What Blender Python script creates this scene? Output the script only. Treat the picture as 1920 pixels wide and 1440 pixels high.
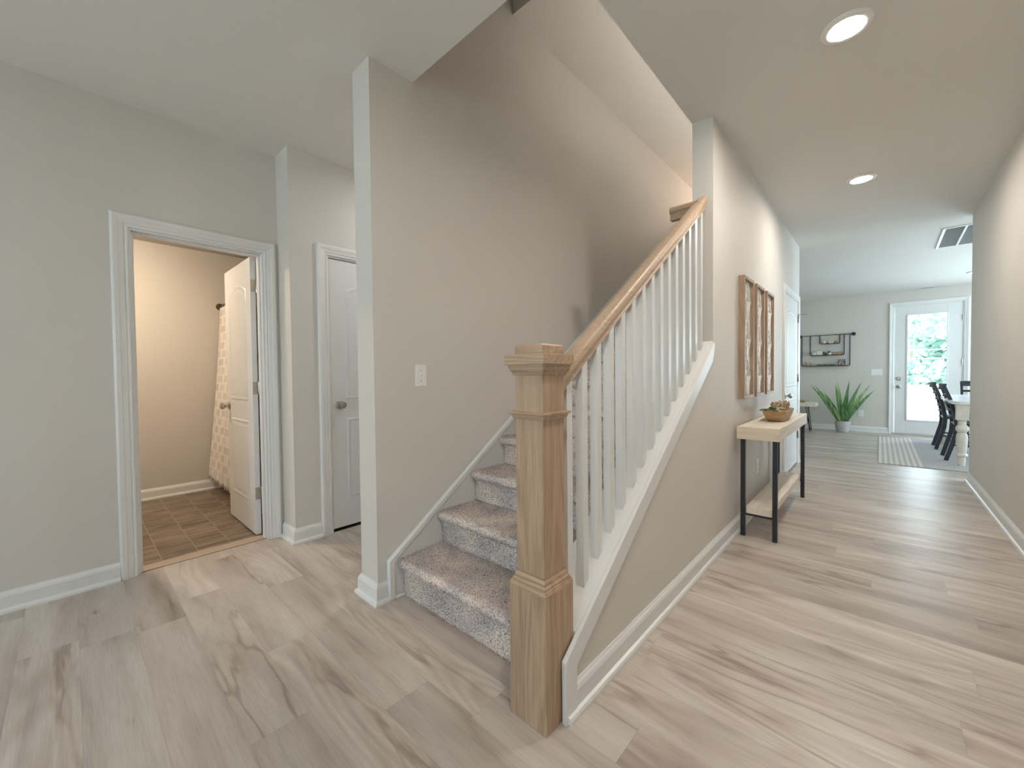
import bpy, bmesh, math, random
from math import sin, cos, pi, radians, sqrt
from mathutils import Vector, Matrix, Euler, noise
import numpy as np

random.seed(7)
sc = bpy.context.scene
for o in list(bpy.data.objects):
    bpy.data.objects.remove(o)
COL = sc.collection

# ------------------------------------------------------------------ camera
H = 2.74
CAM_H = 1.1592
yaw, pit, rol, fpx = 0.7395, -0.0229, -0.0105, 756.19
fwd = Vector((-sin(yaw)*cos(pit), cos(yaw)*cos(pit), sin(pit)))
right = Vector((cos(yaw), sin(yaw), 0)); up = right.cross(fwd)
r2 = right*cos(rol) + up*sin(rol); u2 = up*cos(rol) - right*sin(rol)
cd = bpy.data.cameras.new('camera'); cam = bpy.data.objects.new('camera', cd); COL.objects.link(cam)
cd.sensor_width = 36; cd.lens = fpx/1920*36; cd.clip_start = 0.05; cd.clip_end = 400
m = Matrix(((r2.x, u2.x, -fwd.x), (r2.y, u2.y, -fwd.y), (r2.z, u2.z, -fwd.z))).to_4x4()
m.translation = Vector((0, 0, CAM_H)); cam.matrix_world = m
sc.camera = cam

# ------------------------------------------------------------------ world, exposure
sc.view_settings.view_transform = 'Standard'; sc.view_settings.look = 'None'
sc.view_settings.gamma = 1.0; sc.view_settings.use_curve_mapping = False
sc.view_settings.exposure = -0.20
SKY = 8.5
w = bpy.data.worlds.new('sky'); sc.world = w; w.use_nodes = True
nt = w.node_tree; nt.nodes.clear()
wo = nt.nodes.new('ShaderNodeOutputWorld'); bg = nt.nodes.new('ShaderNodeBackground')
tc = nt.nodes.new('ShaderNodeTexCoord'); sx = nt.nodes.new('ShaderNodeSeparateXYZ'); cr = nt.nodes.new('ShaderNodeValToRGB')
nt.links.new(tc.outputs['Generated'], sx.inputs[0]); nt.links.new(sx.outputs['Z'], cr.inputs[0])
cr.color_ramp.elements[0].position = 0.0; cr.color_ramp.elements[0].color = (0.84, 0.94, 1.0, 1)
cr.color_ramp.elements[1].position = 0.7; cr.color_ramp.elements[1].color = (0.62, 0.78, 1.0, 1)
nt.links.new(cr.outputs[0], bg.inputs[0]); bg.inputs[1].default_value = SKY
nt.links.new(bg.outputs[0], wo.inputs[0])
try:
    sc.cycles.max_bounces = 10; sc.cycles.diffuse_bounces = 6; sc.cycles.glossy_bounces = 4
    sc.cycles.transmission_bounces = 6; sc.cycles.transparent_max_bounces = 8
    sc.cycles.sample_clamp_indirect = 6.0
except Exception: pass

def portal(loc, rot, sx_, sy_, power, color=(0.82, 0.92, 1.0)):
    """daylight entering one window opening of the house"""
    l = bpy.data.lights.new('window_daylight', 'AREA'); l.shape = 'RECTANGLE'; l.size = sx_; l.size_y = sy_
    l.energy = power; l.color = color
    o = bpy.data.objects.new('window_daylight', l); COL.objects.link(o); o.location = loc; o.rotation_euler = rot
    return o
# foyer windows behind the camera (light enters towards +Y), dining windows (light enters towards -Y and -X)
portal((-2.0, -2.62, 1.45), (radians(90), 0, 0), 1.5, 1.6, 1.5, (0.88, 0.98, 1.0))
portal((0.0, -2.62, 1.2), (radians(90), 0, 0), 0.9, 1.9, 1.5, (0.88, 0.98, 1.0))
portal((2.75, 10.12, 1.35), (radians(-90), 0, 0), 1.9, 1.6, 150, (0.64, 0.84, 1.0))
portal((4.9, 8.2, 1.4), (0, radians(90), 0), 1.6, 2.2, 140, (0.64, 0.84, 1.0))

# ------------------------------------------------------------------ helpers
def link(o, parent=None):
    COL.objects.link(o)
    if parent is not None: o.parent = parent
    return o

def wloc(o):
    v = Vector((0, 0, 0))
    while o is not None:
        v += o.location; o = o.parent
    return v

def tag(o, label=None, cat=None, group=None, kind=None):
    if label: o['label'] = label
    if cat: o['category'] = cat
    if group: o['group'] = group
    if kind: o['kind'] = kind
    return o

def thing(name, label, cat, loc=(0, 0, 0), rz=0, group=None):
    o = bpy.data.objects.new(name, None); o.empty_display_size = 0.1
    COL.objects.link(o); o.location = loc; o.rotation_euler = (0, 0, rz)
    return tag(o, label, cat, group)

class MB:
    def __init__(s): s.v = []; s.f = []
    def add(s, vs, fs):
        n = len(s.v); s.v += [tuple(v) for v in vs]; s.f += [tuple(i+n for i in f) for f in fs]; return s
    def box(s, x0, x1, y0, y1, z0, z1):
        x0, x1 = sorted((x0, x1)); y0, y1 = sorted((y0, y1)); z0, z1 = sorted((z0, z1))
        return s.add([(x0,y0,z0),(x1,y0,z0),(x1,y1,z0),(x0,y1,z0),(x0,y0,z1),(x1,y0,z1),(x1,y1,z1),(x0,y1,z1)],
                     [(0,3,2,1),(4,5,6,7),(0,1,5,4),(1,2,6,5),(2,3,7,6),(3,0,4,7)])
    def prism(s, poly, axis, a, b):
        """polygon in the two other axes (in xyz order), extruded along axis from a to b"""
        n = len(poly); vs = []
        for t in (a, b):
            for p, q in poly:
                vs.append({'X': (t, p, q), 'Y': (p, t, q), 'Z': (p, q, t)}[axis])
        fs = [tuple(range(n)), tuple(range(2*n-1, n-1, -1))] + [(i, i+n, (i+1) % n+n, (i+1) % n) for i in range(n)]
        return s.add(vs, fs)
    def lathe(s, prof, cx=0, cy=0, n=24, cap=True):
        vs = []
        for r, z in prof:
            for k in range(n):
                a = 2*pi*k/n; vs.append((cx+r*cos(a), cy+r*sin(a), z))
        fs = []
        for i in range(len(prof)-1):
            for k in range(n):
                fs.append((i*n+k, i*n+(k+1) % n, (i+1)*n+(k+1) % n, (i+1)*n+k))
        if cap:
            fs.append(tuple(range(n-1, -1, -1))); fs.append(tuple((len(prof)-1)*n+k for k in range(n)))
        return s.add(vs, fs)
    def lathe_axis(s, prof, c, d, n=20):
        """profile (r, t) turned about the axis d through c"""
        d = Vector(d).normalized(); a = d.orthogonal().normalized(); b = d.cross(a); c = Vector(c)
        vs = []
        for r, t in prof:
            for k in range(n):
                g = 2*pi*k/n; vs.append(tuple(c + d*t + a*(r*cos(g)) + b*(r*sin(g))))
        fs = []
        for i in range(len(prof)-1):
            for k in range(n):
                fs.append((i*n+k, i*n+(k+1) % n, (i+1)*n+(k+1) % n, (i+1)*n+k))
        fs.append(tuple(range(n-1, -1, -1))); fs.append(tuple((len(prof)-1)*n+k for k in range(n)))
        return s.add(vs, fs)
    def tube(s, pts, r, n=8, closed=False):
        pts = [Vector(p) for p in pts]; N = len(pts); vs = []; prev = None
        for i, p in enumerate(pts):
            if closed: t = (pts[(i+1) % N]-pts[i-1]).normalized()
            else: t = (pts[min(i+1, N-1)]-pts[max(i-1, 0)]).normalized()
            a = t.orthogonal().normalized() if prev is None else (prev - t*prev.dot(t)).normalized()
            prev = a; b = t.cross(a); rr = r[i] if isinstance(r, (list, tuple)) else r
            for k in range(n):
                g = 2*pi*k/n; vs.append(tuple(p + a*(rr*cos(g)) + b*(rr*sin(g))))
        fs = []
        for i in range(N if closed else N-1):
            j = (i+1) % N
            for k in range(n):
                fs.append((i*n+k, i*n+(k+1) % n, j*n+(k+1) % n, j*n+k))
        if not closed:
            fs.append(tuple(range(n-1, -1, -1))); fs.append(tuple((N-1)*n+k for k in range(n)))
        return s.add(vs, fs)
    def bar(s, pts, hw, hd, side=(0, 1, 0)):
        """rectangular section (half width along side, half depth) swept along pts"""
        pts = [Vector(p) for p in pts]; side = Vector(side).normalized(); N = len(pts); vs = []
        for i, p in enumerate(pts):
            t = (pts[min(i+1, N-1)]-pts[max(i-1, 0)]).normalized(); b = t.cross(side).normalized()
            w_ = hw[i] if isinstance(hw, (list, tuple)) else hw; d_ = hd[i] if isinstance(hd, (list, tuple)) else hd
            for u, q in ((1, 1), (-1, 1), (-1, -1), (1, -1)): vs.append(tuple(p + side*(w_*u) + b*(d_*q)))
        fs = [(3, 2, 1, 0), tuple((N-1)*4+k for k in range(4))]
        for i in range(N-1):
            for k in range(4): fs.append((i*4+k, i*4+(k+1) % 4, (i+1)*4+(k+1) % 4, (i+1)*4+k))
        return s.add(vs, fs)
    def build(s, name, mat, parent=None, bevel=0, smooth=False, segs=2, angle=35):
        off = wloc(parent) if parent is not None else Vector((0, 0, 0))
        me = bpy.data.meshes.new(name)
        me.from_pydata([(v[0]-off.x, v[1]-off.y, v[2]-off.z) for v in s.v], [], s.f)
        bm = bmesh.new(); bm.from_mesh(me); bmesh.ops.recalc_face_normals(bm, faces=bm.faces); bm.to_mesh(me); bm.free()
        me.materials.append(mat)
        o = bpy.data.objects.new(name, me); link(o, parent)
        if bevel:
            b = o.modifiers.new('bevel', 'BEVEL'); b.width = bevel; b.segments = segs; b.limit_method = 'ANGLE'; b.angle_limit = radians(angle)
            b.harden_normals = False
        if smooth or bevel:
            me.polygons.foreach_set('use_smooth', [True]*len(me.polygons))
            try:
                me.set_sharp_from_angle(angle=radians(40))
            except Exception: pass
        return o

def copy_tree(o, parent=None):
    c = o.copy(); COL.objects.link(c); c.parent = parent
    for ch in [x for x in bpy.data.objects if x.parent == o]: copy_tree(ch, c)
    return c

def struct(o):
    o['kind'] = 'structure'; return o

# ------------------------------------------------------------------ materials
def mat(name, base, rough=0.5, metal=0.0, spec=0.5, coat=0.0):
    m = bpy.data.materials.new(name); m.use_nodes = True; b = m.node_tree.nodes['Principled BSDF']
    b.inputs['Base Color'].default_value = (*base, 1); b.inputs['Roughness'].default_value = rough
    b.inputs['Metallic'].default_value = metal; b.inputs['Specular IOR Level'].default_value = spec
    b.inputs['Coat Weight'].default_value = coat
    return m
def N(m, t, **k):
    n = m.node_tree.nodes.new(t)
    for a, v in k.items(): setattr(n, a, v)
    return n
def L(m, a, b): m.node_tree.links.new(a, b)
def BS(m): return m.node_tree.nodes['Principled BSDF']
def noisy(name, c1, c2, scale=8, stretch=(1, 1, 1), rough=0.5, bump=0.0, detail=4, metal=0, spec=0.5, lo=0.35, hi=0.65, dist=0.0, bscale=None):
    m = mat(name, c1, rough, metal, spec)
    tcn = N(m, 'ShaderNodeTexCoord'); mp = N(m, 'ShaderNodeMapping'); mp.inputs['Scale'].default_value = stretch
    L(m, tcn.outputs['Object'], mp.inputs[0])
    no = N(m, 'ShaderNodeTexNoise'); no.inputs['Scale'].default_value = scale; no.inputs['Detail'].default_value = detail
    no.inputs['Distortion'].default_value = dist
    L(m, mp.outputs[0], no.inputs['Vector'])
    r = N(m, 'ShaderNodeValToRGB'); r.color_ramp.elements[0].position = lo; r.color_ramp.elements[1].position = hi
    r.color_ramp.elements[0].color = (*c1, 1); r.color_ramp.elements[1].color = (*c2, 1)
    L(m, no.outputs['Fac'], r.inputs[0]); L(m, r.outputs[0], BS(m).inputs['Base Color'])
    if bump:
        bp = N(m, 'ShaderNodeBump'); bp.inputs['Strength'].default_value = bump; bp.inputs['Distance'].default_value = 0.002
        if bscale:
            n2 = N(m, 'ShaderNodeTexNoise'); n2.inputs['Scale'].default_value = bscale; L(m, tcn.outputs['Object'], n2.inputs['Vector'])
            L(m, n2.outputs['Fac'], bp.inputs['Height'])
        else: L(m, no.outputs['Fac'], bp.inputs['Height'])
        L(m, bp.outputs[0], BS(m).inputs['Normal'])
    return m

M = {}
M['wall'] = noisy('greige_wall_paint', (.62, .59, .545), (.64, .61, .565), 1.5, rough=.62, bump=.08, bscale=260, spec=.35)
M['ceil'] = noisy('ceiling_paint', (.70, .675, .63), (.72, .695, .65), 1.2, rough=.85, bump=.06, bscale=200, spec=.2)
M['trim'] = noisy('white_semigloss_trim', (.72, .72, .705), (.74, .74, .725), 2, rough=.3, spec=.5)
M['baluster'] = noisy('white_baluster_enamel', (.71, .715, .70), (.735, .74, .725), 3, rough=.28)
M['door'] = noisy('white_door_paint', (.70, .705, .695), (.73, .735, .725), 3, rough=.33)
M['nickel'] = noisy('satin_nickel', (.42, .40, .37), (.50, .48, .44), 30, rough=.28, metal=1)
M['bronze'] = mat('bronze', (.16, .10, .06), .3, 1)
M['black'] = noisy('black_painted_steel', (.012, .012, .02), (.018, .018, .028), 20, rough=.42)
M['blackwood'] = noisy('navy_black_chair_paint', (.012, .015, .028), (.022, .026, .042), 20, rough=.38)
M['plastic'] = mat('white_plastic', (.80, .79, .76), .35)
M['dark'] = mat('gap_shade_black', (.02, .018, .016), .9)

# vinyl plank floor: boards run along X
def plank():
    m = mat('grey_oak_plank', (.5, .45, .4), .35, spec=.5)
    def math_(op, a, b=None, c=None, clamp=False):
        n = N(m, 'ShaderNodeMath', operation=op); n.use_clamp = clamp
        for i_, v in enumerate((a, b, c)):
            if v is None: continue
            if isinstance(v, (int, float)): n.inputs[i_].default_value = v
            else: L(m, v, n.inputs[i_])
        return n.outputs[0]
    tcn = N(m, 'ShaderNodeTexCoord'); sp = N(m, 'ShaderNodeSeparateXYZ'); L(m, tcn.outputs['Object'], sp.inputs[0])
    X, Y = sp.outputs['X'], sp.outputs['Y']
    RW, LN = .178, 1.22
    row = math_('FLOOR', math_('DIVIDE', Y, RW))
    w1 = N(m, 'ShaderNodeTexWhiteNoise', noise_dimensions='1D'); L(m, row, w1.inputs['W'])
    xs = math_('ADD', math_('DIVIDE', X, LN), math_('MULTIPLY', w1.outputs['Value'], 7.0))
    col_ = math_('FLOOR', xs)
    idv = math_('ADD', math_('MULTIPLY', row, 17.31), math_('MULTIPLY', col_, 5.77))
    w2 = N(m, 'ShaderNodeTexWhiteNoise', noise_dimensions='1D'); L(m, idv, w2.inputs['W']); rid = w2.outputs['Value']
    w4 = math_('MULTIPLY', rid, 61.0)
    # seams
    fy = math_('FRACT', math_('DIVIDE', Y, RW)); fx = math_('FRACT', xs)
    dy = math_('MULTIPLY', math_('MINIMUM', fy, math_('SUBTRACT', 1.0, fy)), RW)
    dx = math_('MULTIPLY', math_('MINIMUM', fx, math_('SUBTRACT', 1.0, fx)), LN)
    seam = math_('SUBTRACT', 1.0, math_('DIVIDE', math_('MINIMUM', dy, dx), .0012), clamp=True)
    def grain(stretch, scale, detail, dist, off=0.0):
        mp = N(m, 'ShaderNodeMapping'); mp.inputs['Scale'].default_value = (*stretch, 1); mp.inputs['Location'].default_value = (off, off, off); L(m, tcn.outputs['Object'], mp.inputs[0])
        no = N(m, 'ShaderNodeTexNoise', noise_dimensions='4D'); no.inputs['Scale'].default_value = scale
        no.inputs['Detail'].default_value = detail; no.inputs['Distortion'].default_value = dist
        L(m, mp.outputs[0], no.inputs['Vector']); L(m, w4, no.inputs['W']); return no.outputs['Fac']
    g1 = grain((.8, 4.5), 1.3, 3, .6)
    g2 = grain((7, 150), 1.2, 3, .2)
    gv = grain((.75, 5.5), 1.1, 4, .35, 3.1)
    gm = grain((1.0, 3.0), 1.0, 2, .2, 9.0)
    gc = grain((.7, 4.2), 1.0, 1.5, .2, 5.0)
    r1 = N(m, 'ShaderNodeValToRGB'); e = r1.color_ramp.elements
    e[0].position = .30; e[0].color = (.40, .34, .295, 1); e[1].position = .70; e[1].color = (.66, .60, .54, 1)
    k = e.new(.5); k.color = (.56, .495, .44, 1); L(m, g1, r1.inputs[0]); c = r1.outputs[0]
    def mul(c_, fac, tint):
        mx = N(m, 'ShaderNodeMix', data_type='RGBA', blend_type='MULTIPLY'); mx.inputs[7].default_value = (*tint, 1)
        if isinstance(fac, (int, float)): mx.inputs[0].default_value = fac
        else: L(m, fac, mx.inputs[0])
        L(m, c_, mx.inputs[6]); return mx.outputs[2]
    # wandering dark veins: contour lines of a stretched noise, broken up by a mask
    vein = math_('SUBTRACT', 1.0, math_('DIVIDE', math_('ABSOLUTE', math_('SUBTRACT', gv, .5)), .022), clamp=True)
    soft = math_('SUBTRACT', 1.0, math_('DIVIDE', math_('ABSOLUTE', math_('SUBTRACT', gv, .5)), .09), clamp=True)
    mk = math_('MULTIPLY', math_('SUBTRACT', gm, .47), 9.0, clamp=True)
    c = mul(c, math_('MULTIPLY', math_('MULTIPLY', vein, mk), .62), (.50, .43, .38))
    c = mul(c, math_('MULTIPLY', soft, .40), (.66, .60, .56))
    # cathedral figure on some boards
    cath = math_('MULTIPLY', math_('ADD', math_('SINE', math_('MULTIPLY', gc, 95.0)), 1.0), .5)
    cm = math_('MULTIPLY', math_('SUBTRACT', rid, .62), 6.0, clamp=True)
    c = mul(c, math_('MULTIPLY', math_('MULTIPLY', cath, cm), .34), (.62, .56, .52))
    # pores
    pr = math_('MULTIPLY', math_('SUBTRACT', .56, g2), 4.5, clamp=True)
    c = mul(c, math_('MULTIPLY', pr, .34), (.68, .64, .60))
    # knots
    mpk = N(m, 'ShaderNodeMapping'); mpk.inputs['Scale'].default_value = (2.1, 4.2, 1); L(m, tcn.outputs['Object'], mpk.inputs[0])
    vo = N(m, 'ShaderNodeTexVoronoi'); vo.inputs['Scale'].default_value = 1.0; vo.inputs['Randomness'].default_value = 1.0; L(m, mpk.outputs[0], vo.inputs['Vector'])
    kn_ = math_('SUBTRACT', 1.0, math_('DIVIDE', math_('ADD', vo.outputs['Distance'], math_('MULTIPLY', math_('SUBTRACT', g2, .5), .12)), .085), clamp=True)
    c = mul(c, math_('MULTIPLY', kn_, .75), (.38, .32, .28))
    # tone of each board
    r4 = N(m, 'ShaderNodeValToRGB'); r4.color_ramp.elements[0].color = (.83, .825, .82, 1); r4.color_ramp.elements[1].color = (1.06, 1.06, 1.06, 1)
    L(m, rid, r4.inputs[0])
    mx3 = N(m, 'ShaderNodeMix', data_type='RGBA', blend_type='MULTIPLY'); mx3.inputs[0].default_value = 1
    L(m, c, mx3.inputs[6]); L(m, r4.outputs[0], mx3.inputs[7])
    c = mul(mx3.outputs[2], math_('MULTIPLY', seam, .45), (.5, .45, .42))
    L(m, c, BS(m).inputs['Base Color'])
    rr = N(m, 'ShaderNodeMapRange'); rr.inputs['To Min'].default_value = .28; rr.inputs['To Max'].default_value = .42
    L(m, g2, rr.inputs['Value']); L(m, rr.outputs[0], BS(m).inputs['Roughness'])
    bp = N(m, 'ShaderNodeBump'); bp.inputs['Strength'].default_value = .12; bp.inputs['Distance'].default_value = .001
    L(m, g2, bp.inputs['Height']); L(m, bp.outputs[0], BS(m).inputs['Normal'])
    return m
M['plank'] = plank()

def tile():
    m = mat('brown_vinyl_tile', (.3, .2, .13), .4)
    tcn = N(m, 'ShaderNodeTexCoord'); mp0 = N(m, 'ShaderNodeMapping'); mp0.inputs['Location'].default_value = (.12, -.37+.184*4, 0)
    L(m, tcn.outputs['Object'], mp0.inputs[0])
    br = N(m, 'ShaderNodeTexBrick'); br.offset = .5; br.offset_frequency = 2
    br.inputs['Scale'].default_value = 1; br.inputs['Brick Width'].default_value = .36; br.inputs['Row Height'].default_value = .184
    br.inputs['Mortar Size'].default_value = .0022; br.inputs['Mortar Smooth'].default_value = .3
    br.inputs['Color1'].default_value = (0, 0, 0, 1); br.inputs['Color2'].default_value = (1, 1, 1, 1)
    L(m, mp0.outputs[0], br.inputs['Vector'])
    ml = N(m, 'ShaderNodeMath', operation='MULTIPLY'); ml.inputs[1].default_value = 23; L(m, br.outputs['Color'], ml.inputs[0])
    mp = N(m, 'ShaderNodeMapping'); mp.inputs['Scale'].default_value = (16, 3, 1); L(m, tcn.outputs['Object'], mp.inputs[0])
    no = N(m, 'ShaderNodeTexNoise', noise_dimensions='4D'); no.inputs['Scale'].default_value = 1.2; no.inputs['Detail'].default_value = 5
    L(m, mp.outputs[0], no.inputs['Vector']); L(m, ml.outputs[0], no.inputs['W'])
    r = N(m, 'ShaderNodeValToRGB'); r.color_ramp.elements[0].position = .35; r.color_ramp.elements[0].color = (.10, .072, .056, 1)
    r.color_ramp.elements[1].position = .68; r.color_ramp.elements[1].color = (.29, .225, .17, 1)
    L(m, no.outputs['Fac'], r.inputs[0])
    mx = N(m, 'ShaderNodeMix', data_type='RGBA'); mx.inputs[7].default_value = (.36, .29, .23, 1)
    L(m, br.outputs['Fac'], mx.inputs[0]); L(m, r.outputs[0], mx.inputs[6]); L(m, mx.outputs[2], BS(m).inputs['Base Color'])
    return m
M['tile'] = tile()

def oak(name, axis='Z', c1=(.30, .198, .128), c2=(.45, .318, .215), rough=.42):
    m = mat(name, c1, rough)
    tcn = N(m, 'ShaderNodeTexCoord'); mp = N(m, 'ShaderNodeMapping')
    s = {'Z': (1, 1, .09), 'X': (.09, 1, 1), 'Y': (1, .09, 1)}[axis]; mp.inputs['Scale'].default_value = s
    L(m, tcn.outputs['Object'], mp.inputs[0])
    no = N(m, 'ShaderNodeTexNoise'); no.inputs['Scale'].default_value = 9; no.inputs['Detail'].default_value = 1.5; no.inputs['Distortion'].default_value = .3
    L(m, mp.outputs[0], no.inputs['Vector'])
    mu = N(m, 'ShaderNodeMath', operation='MULTIPLY'); mu.inputs[1].default_value = 60; L(m, no.outputs['Fac'], mu.inputs[0])
    si = N(m, 'ShaderNodeMath', operation='SINE'); L(m, mu.outputs[0], si.inputs[0])
    mr = N(m, 'ShaderNodeMapRange'); mr.inputs['From Min'].default_value = -1; L(m, si.outputs[0], mr.inputs['Value'])
    mp2 = N(m, 'ShaderNodeMapping'); mp2.inputs['Scale'].default_value = tuple(1 if a == 1 else .03 for a in s); L(m, tcn.outputs['Object'], mp2.inputs[0])
    n2 = N(m, 'ShaderNodeTexNoise'); n2.inputs['Scale'].default_value = 240; n2.inputs['Detail'].default_value = 2; L(m, mp2.outputs[0], n2.inputs['Vector'])
    ad = N(m, 'ShaderNodeMath', operation='MULTIPLY_ADD'); ad.inputs[1].default_value = .24
    L(m, mr.outputs[0], ad.inputs[0]); L(m, n2.outputs['Fac'], ad.inputs[2])
    r = N(m, 'ShaderNodeValToRGB'); r.color_ramp.elements[0].position = .32; r.color_ramp.elements[0].color = (*c1, 1)
    r.color_ramp.elements[1].position = .78; r.color_ramp.elements[1].color = (*c2, 1)
    L(m, ad.outputs[0], r.inputs[0]); L(m, r.outputs[0], BS(m).inputs['Base Color'])
    bp = N(m, 'ShaderNodeBump'); bp.inputs['Strength'].default_value = .15; bp.inputs['Distance'].default_value = .0006
    L(m, n2.outputs['Fac'], bp.inputs['Height']); L(m, bp.outputs[0], BS(m).inputs['Normal'])
    return m
M['oak'] = oak('whitewashed_oak_upright', 'Z')
M['oakx'] = oak('whitewashed_oak_level', 'X')
M['oakr'] = oak('whitewashed_oak_rail', 'Y', (.40, .28, .19), (.50, .37, .26), .42)
M['frame'] = oak('walnut_stained_frame', 'Z', (.27, .175, .115), (.38, .265, .18), .5)
M['pale'] = oak('pale_bleached_wood', 'Y', (.68, .60, .49), (.80, .73, .63), .5)
M['paleend'] = oak('pale_bleached_wood_end', 'X', (.60, .51, .38), (.74, .65, .52), .5)
M['bowl'] = oak('carved_bowl_wood', 'Y', (.36, .22, .11), (.56, .38, .21), .5)
M['tan'] = oak('tan_wood', 'Z', (.45, .32, .20), (.60, .46, .31), .6)

def carpet():
    m = mat('speckled_beige_carpet', (.4, .35, .32), .95, spec=.1)
    tcn = N(m, 'ShaderNodeTexCoord'); no = N(m, 'ShaderNodeTexNoise'); no.inputs['Scale'].default_value = 130; no.inputs['Detail'].default_value = 2
    L(m, tcn.outputs['Object'], no.inputs['Vector'])
    r = N(m, 'ShaderNodeValToRGB'); e = r.color_ramp.elements; e[0].position = .30; e[0].color = (.20, .155, .14, 1)
    e[1].position = .56; e[1].color = (.86, .79, .75, 1); k = e.new(.42); k.color = (.66, .585, .545, 1)
    n2 = N(m, 'ShaderNodeTexNoise'); n2.inputs['Scale'].default_value = 7; n2.inputs['Detail'].default_value = 3; L(m, tcn.outputs['Object'], n2.inputs['Vector'])
    r2c = N(m, 'ShaderNodeValToRGB'); r2c.color_ramp.elements[0].position = .38; r2c.color_ramp.elements[0].color = (.80, .80, .83, 1); r2c.color_ramp.elements[1].position = .62
    r2c.color_ramp.elements[1].color = (1.05, 1.02, .98, 1)
    L(m, n2.outputs['Fac'], r2c.inputs[0]); L(m, no.outputs['Fac'], r.inputs[0])
    mx = N(m, 'ShaderNodeMix', data_type='RGBA', blend_type='MULTIPLY'); mx.inputs[0].default_value = 1
    L(m, r.outputs[0], mx.inputs[6]); L(m, r2c.outputs[0], mx.inputs[7]); L(m, mx.outputs[2], BS(m).inputs['Base Color'])
    return m
M['carpet'] = carpet()

def emis(name, col, s):
    m = bpy.data.materials.new(name); m.use_nodes = True; t = m.node_tree; t.nodes.clear()
    e = t.nodes.new('ShaderNodeEmission'); e.inputs[0].default_value = (*col, 1); e.inputs[1].default_value = s
    o = t.nodes.new('ShaderNodeOutputMaterial'); t.links.new(e.outputs[0], o.inputs[0]); return m
M['can'] = emis('led_lens', (1, .915, .82), 455)
M['passage_fill'] = emis('passage_fill_lens', (1, .98, .96), 300)
M['can_day'] = emis('led_lens_dining', (1, .93, .84), 20)
M['bathlamp'] = emis('bath_lamp', (1, .80, .60), 135)
M['stair_fill'] = emis('stair_fill_glow', (1, .84, .70), 45)
def glass():
    m = bpy.data.materials.new('clear_glass'); m.use_nodes = True; t = m.node_tree; t.nodes.clear()
    g = t.nodes.new('ShaderNodeBsdfGlossy'); g.inputs['Roughness'].default_value = .02
    tr = t.nodes.new('ShaderNodeBsdfTransparent'); tr.inputs[0].default_value = (.96, .99, .98, 1)
    fr = t.nodes.new('ShaderNodeFresnel'); fr.inputs[0].default_value = 1.35
    mx = t.nodes.new('ShaderNodeMixShader'); o = t.nodes.new('ShaderNodeOutputMaterial')
    t.links.new(fr.outputs[0], mx.inputs[0]); t.links.new(tr.outputs[0], mx.inputs[1]); t.links.new(g.outputs[0], mx.inputs[2]); t.links.new(mx.outputs[0], o.inputs[0])
    return m
M['glass'] = glass()

# ------------------------------------------------------------------ room shell dimensions
XL, XJ, YJ = -3.222, -2.993, 1.0335        # wall with bathroom door, wall with closet door, jog
XPl, XPr, YP, YO = -2.044, -1.877, 1.031, 1.283   # stair partition and front edge of stair opening
XC, XCl, YC, YE = -0.770, -0.893, 2.706, 6.319    # hall wall (column)
XR, YR, YF = 0.687, 6.228, 10.21
XW = -5.15                                  # far wall of the bathroom
XB = -3.34                                  # bathroom side of the left wall
YB = -2.7

struct(MB().box(XB, 5.1, YB-.1, YF+.12, -.06, 0).build('floor', M['plank']))
struct(MB().box(XW-.1, XB, -.95, 1.95, -.06, 0.0).build('floor_bathroom', M['tile']))
# hall ceiling with the stair opening
c = MB()
c.box(XL-.12, 0.9, YB-.1, YO, H, H+.16)
c.box(XCl, 0.9, YO, YE, H, H+.16)
c.box(XL-.12, XPl, YO, 3.2, H, H+.16)
struct(c.build('ceiling', M['ceil']))
def gz(y): return H - .14*(y-YE)/(YF-YE)
c = MB(); x0, x1 = -3.2, 5.1
c.add([(x0,YE,H),(x1,YE,H),(x1,YF+.1,gz(YF+.1)),(x0,YF+.1,gz(YF+.1)),(x0,YE,H+.2),(x1,YE,H+.2),(x1,YF+.1,H+.2),(x0,YF+.1,H+.2)],
      [(0,3,2,1),(4,5,6,7),(0,1,5,4),(1,2,6,5),(2,3,7,6),(3,0,4,7)])
struct(c.build('ceiling_dining', M['ceil']))
struct(MB().box(XPr, XCl, 2.1, YE+.1, 3.62, 3.74).build('ceiling_stair', M['ceil']))
struct(MB().box(XPl, XCl+.12, YO-.1, 2.1, 5.0, 5.1).box(XPr, XCl, 2.1, 2.18, 3.74, 5.0).build('ceiling_shaft', M['ceil']))
struct(MB().box(XW-.1, XB, -.95, 1.95, 2.46, 2.56).build('ceiling_bathroom', M['ceil']))

# left wall with bathroom doorway
D1a, D1b, D1z = .2465, .940, 2.035
wl = MB(); wl.box(XB, XL, YB, D1a, 0, H); wl.box(XB, XL, D1b, YJ+.1, 0, H); wl.box(XB, XL, D1a, D1b, D1z, H)
struct(wl.build('wall_left', M['wall']))
# closet wall, with the jog, doorway recess
D2a, D2b, D2z = 1.287, 2.07, 2.045
wj = MB(); wj.box(XL, XJ, YJ, D2a, 0, H); wj.box(XL, XJ, D2b, 3.1, 0, H); wj.box(XL, XJ, D2a, D2b, D2z, H); wj.box(XL, XJ-.12, D2a, D2b, 0, D2z)
struct(wj.build('wall_closet', M['wall']))
struct(MB().box(XL, XPl, 3.1, 3.2, 0, H).build('wall_passage_end', M['wall']))
# stair partition
wp = MB(); wp.box(XPl, XPr, YP, YO, 0, H); wp.box(XPl, XPr, YO, YE+.1, 0, 5.0)
struct(wp.build('wall_stair', M['wall']))
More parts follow.
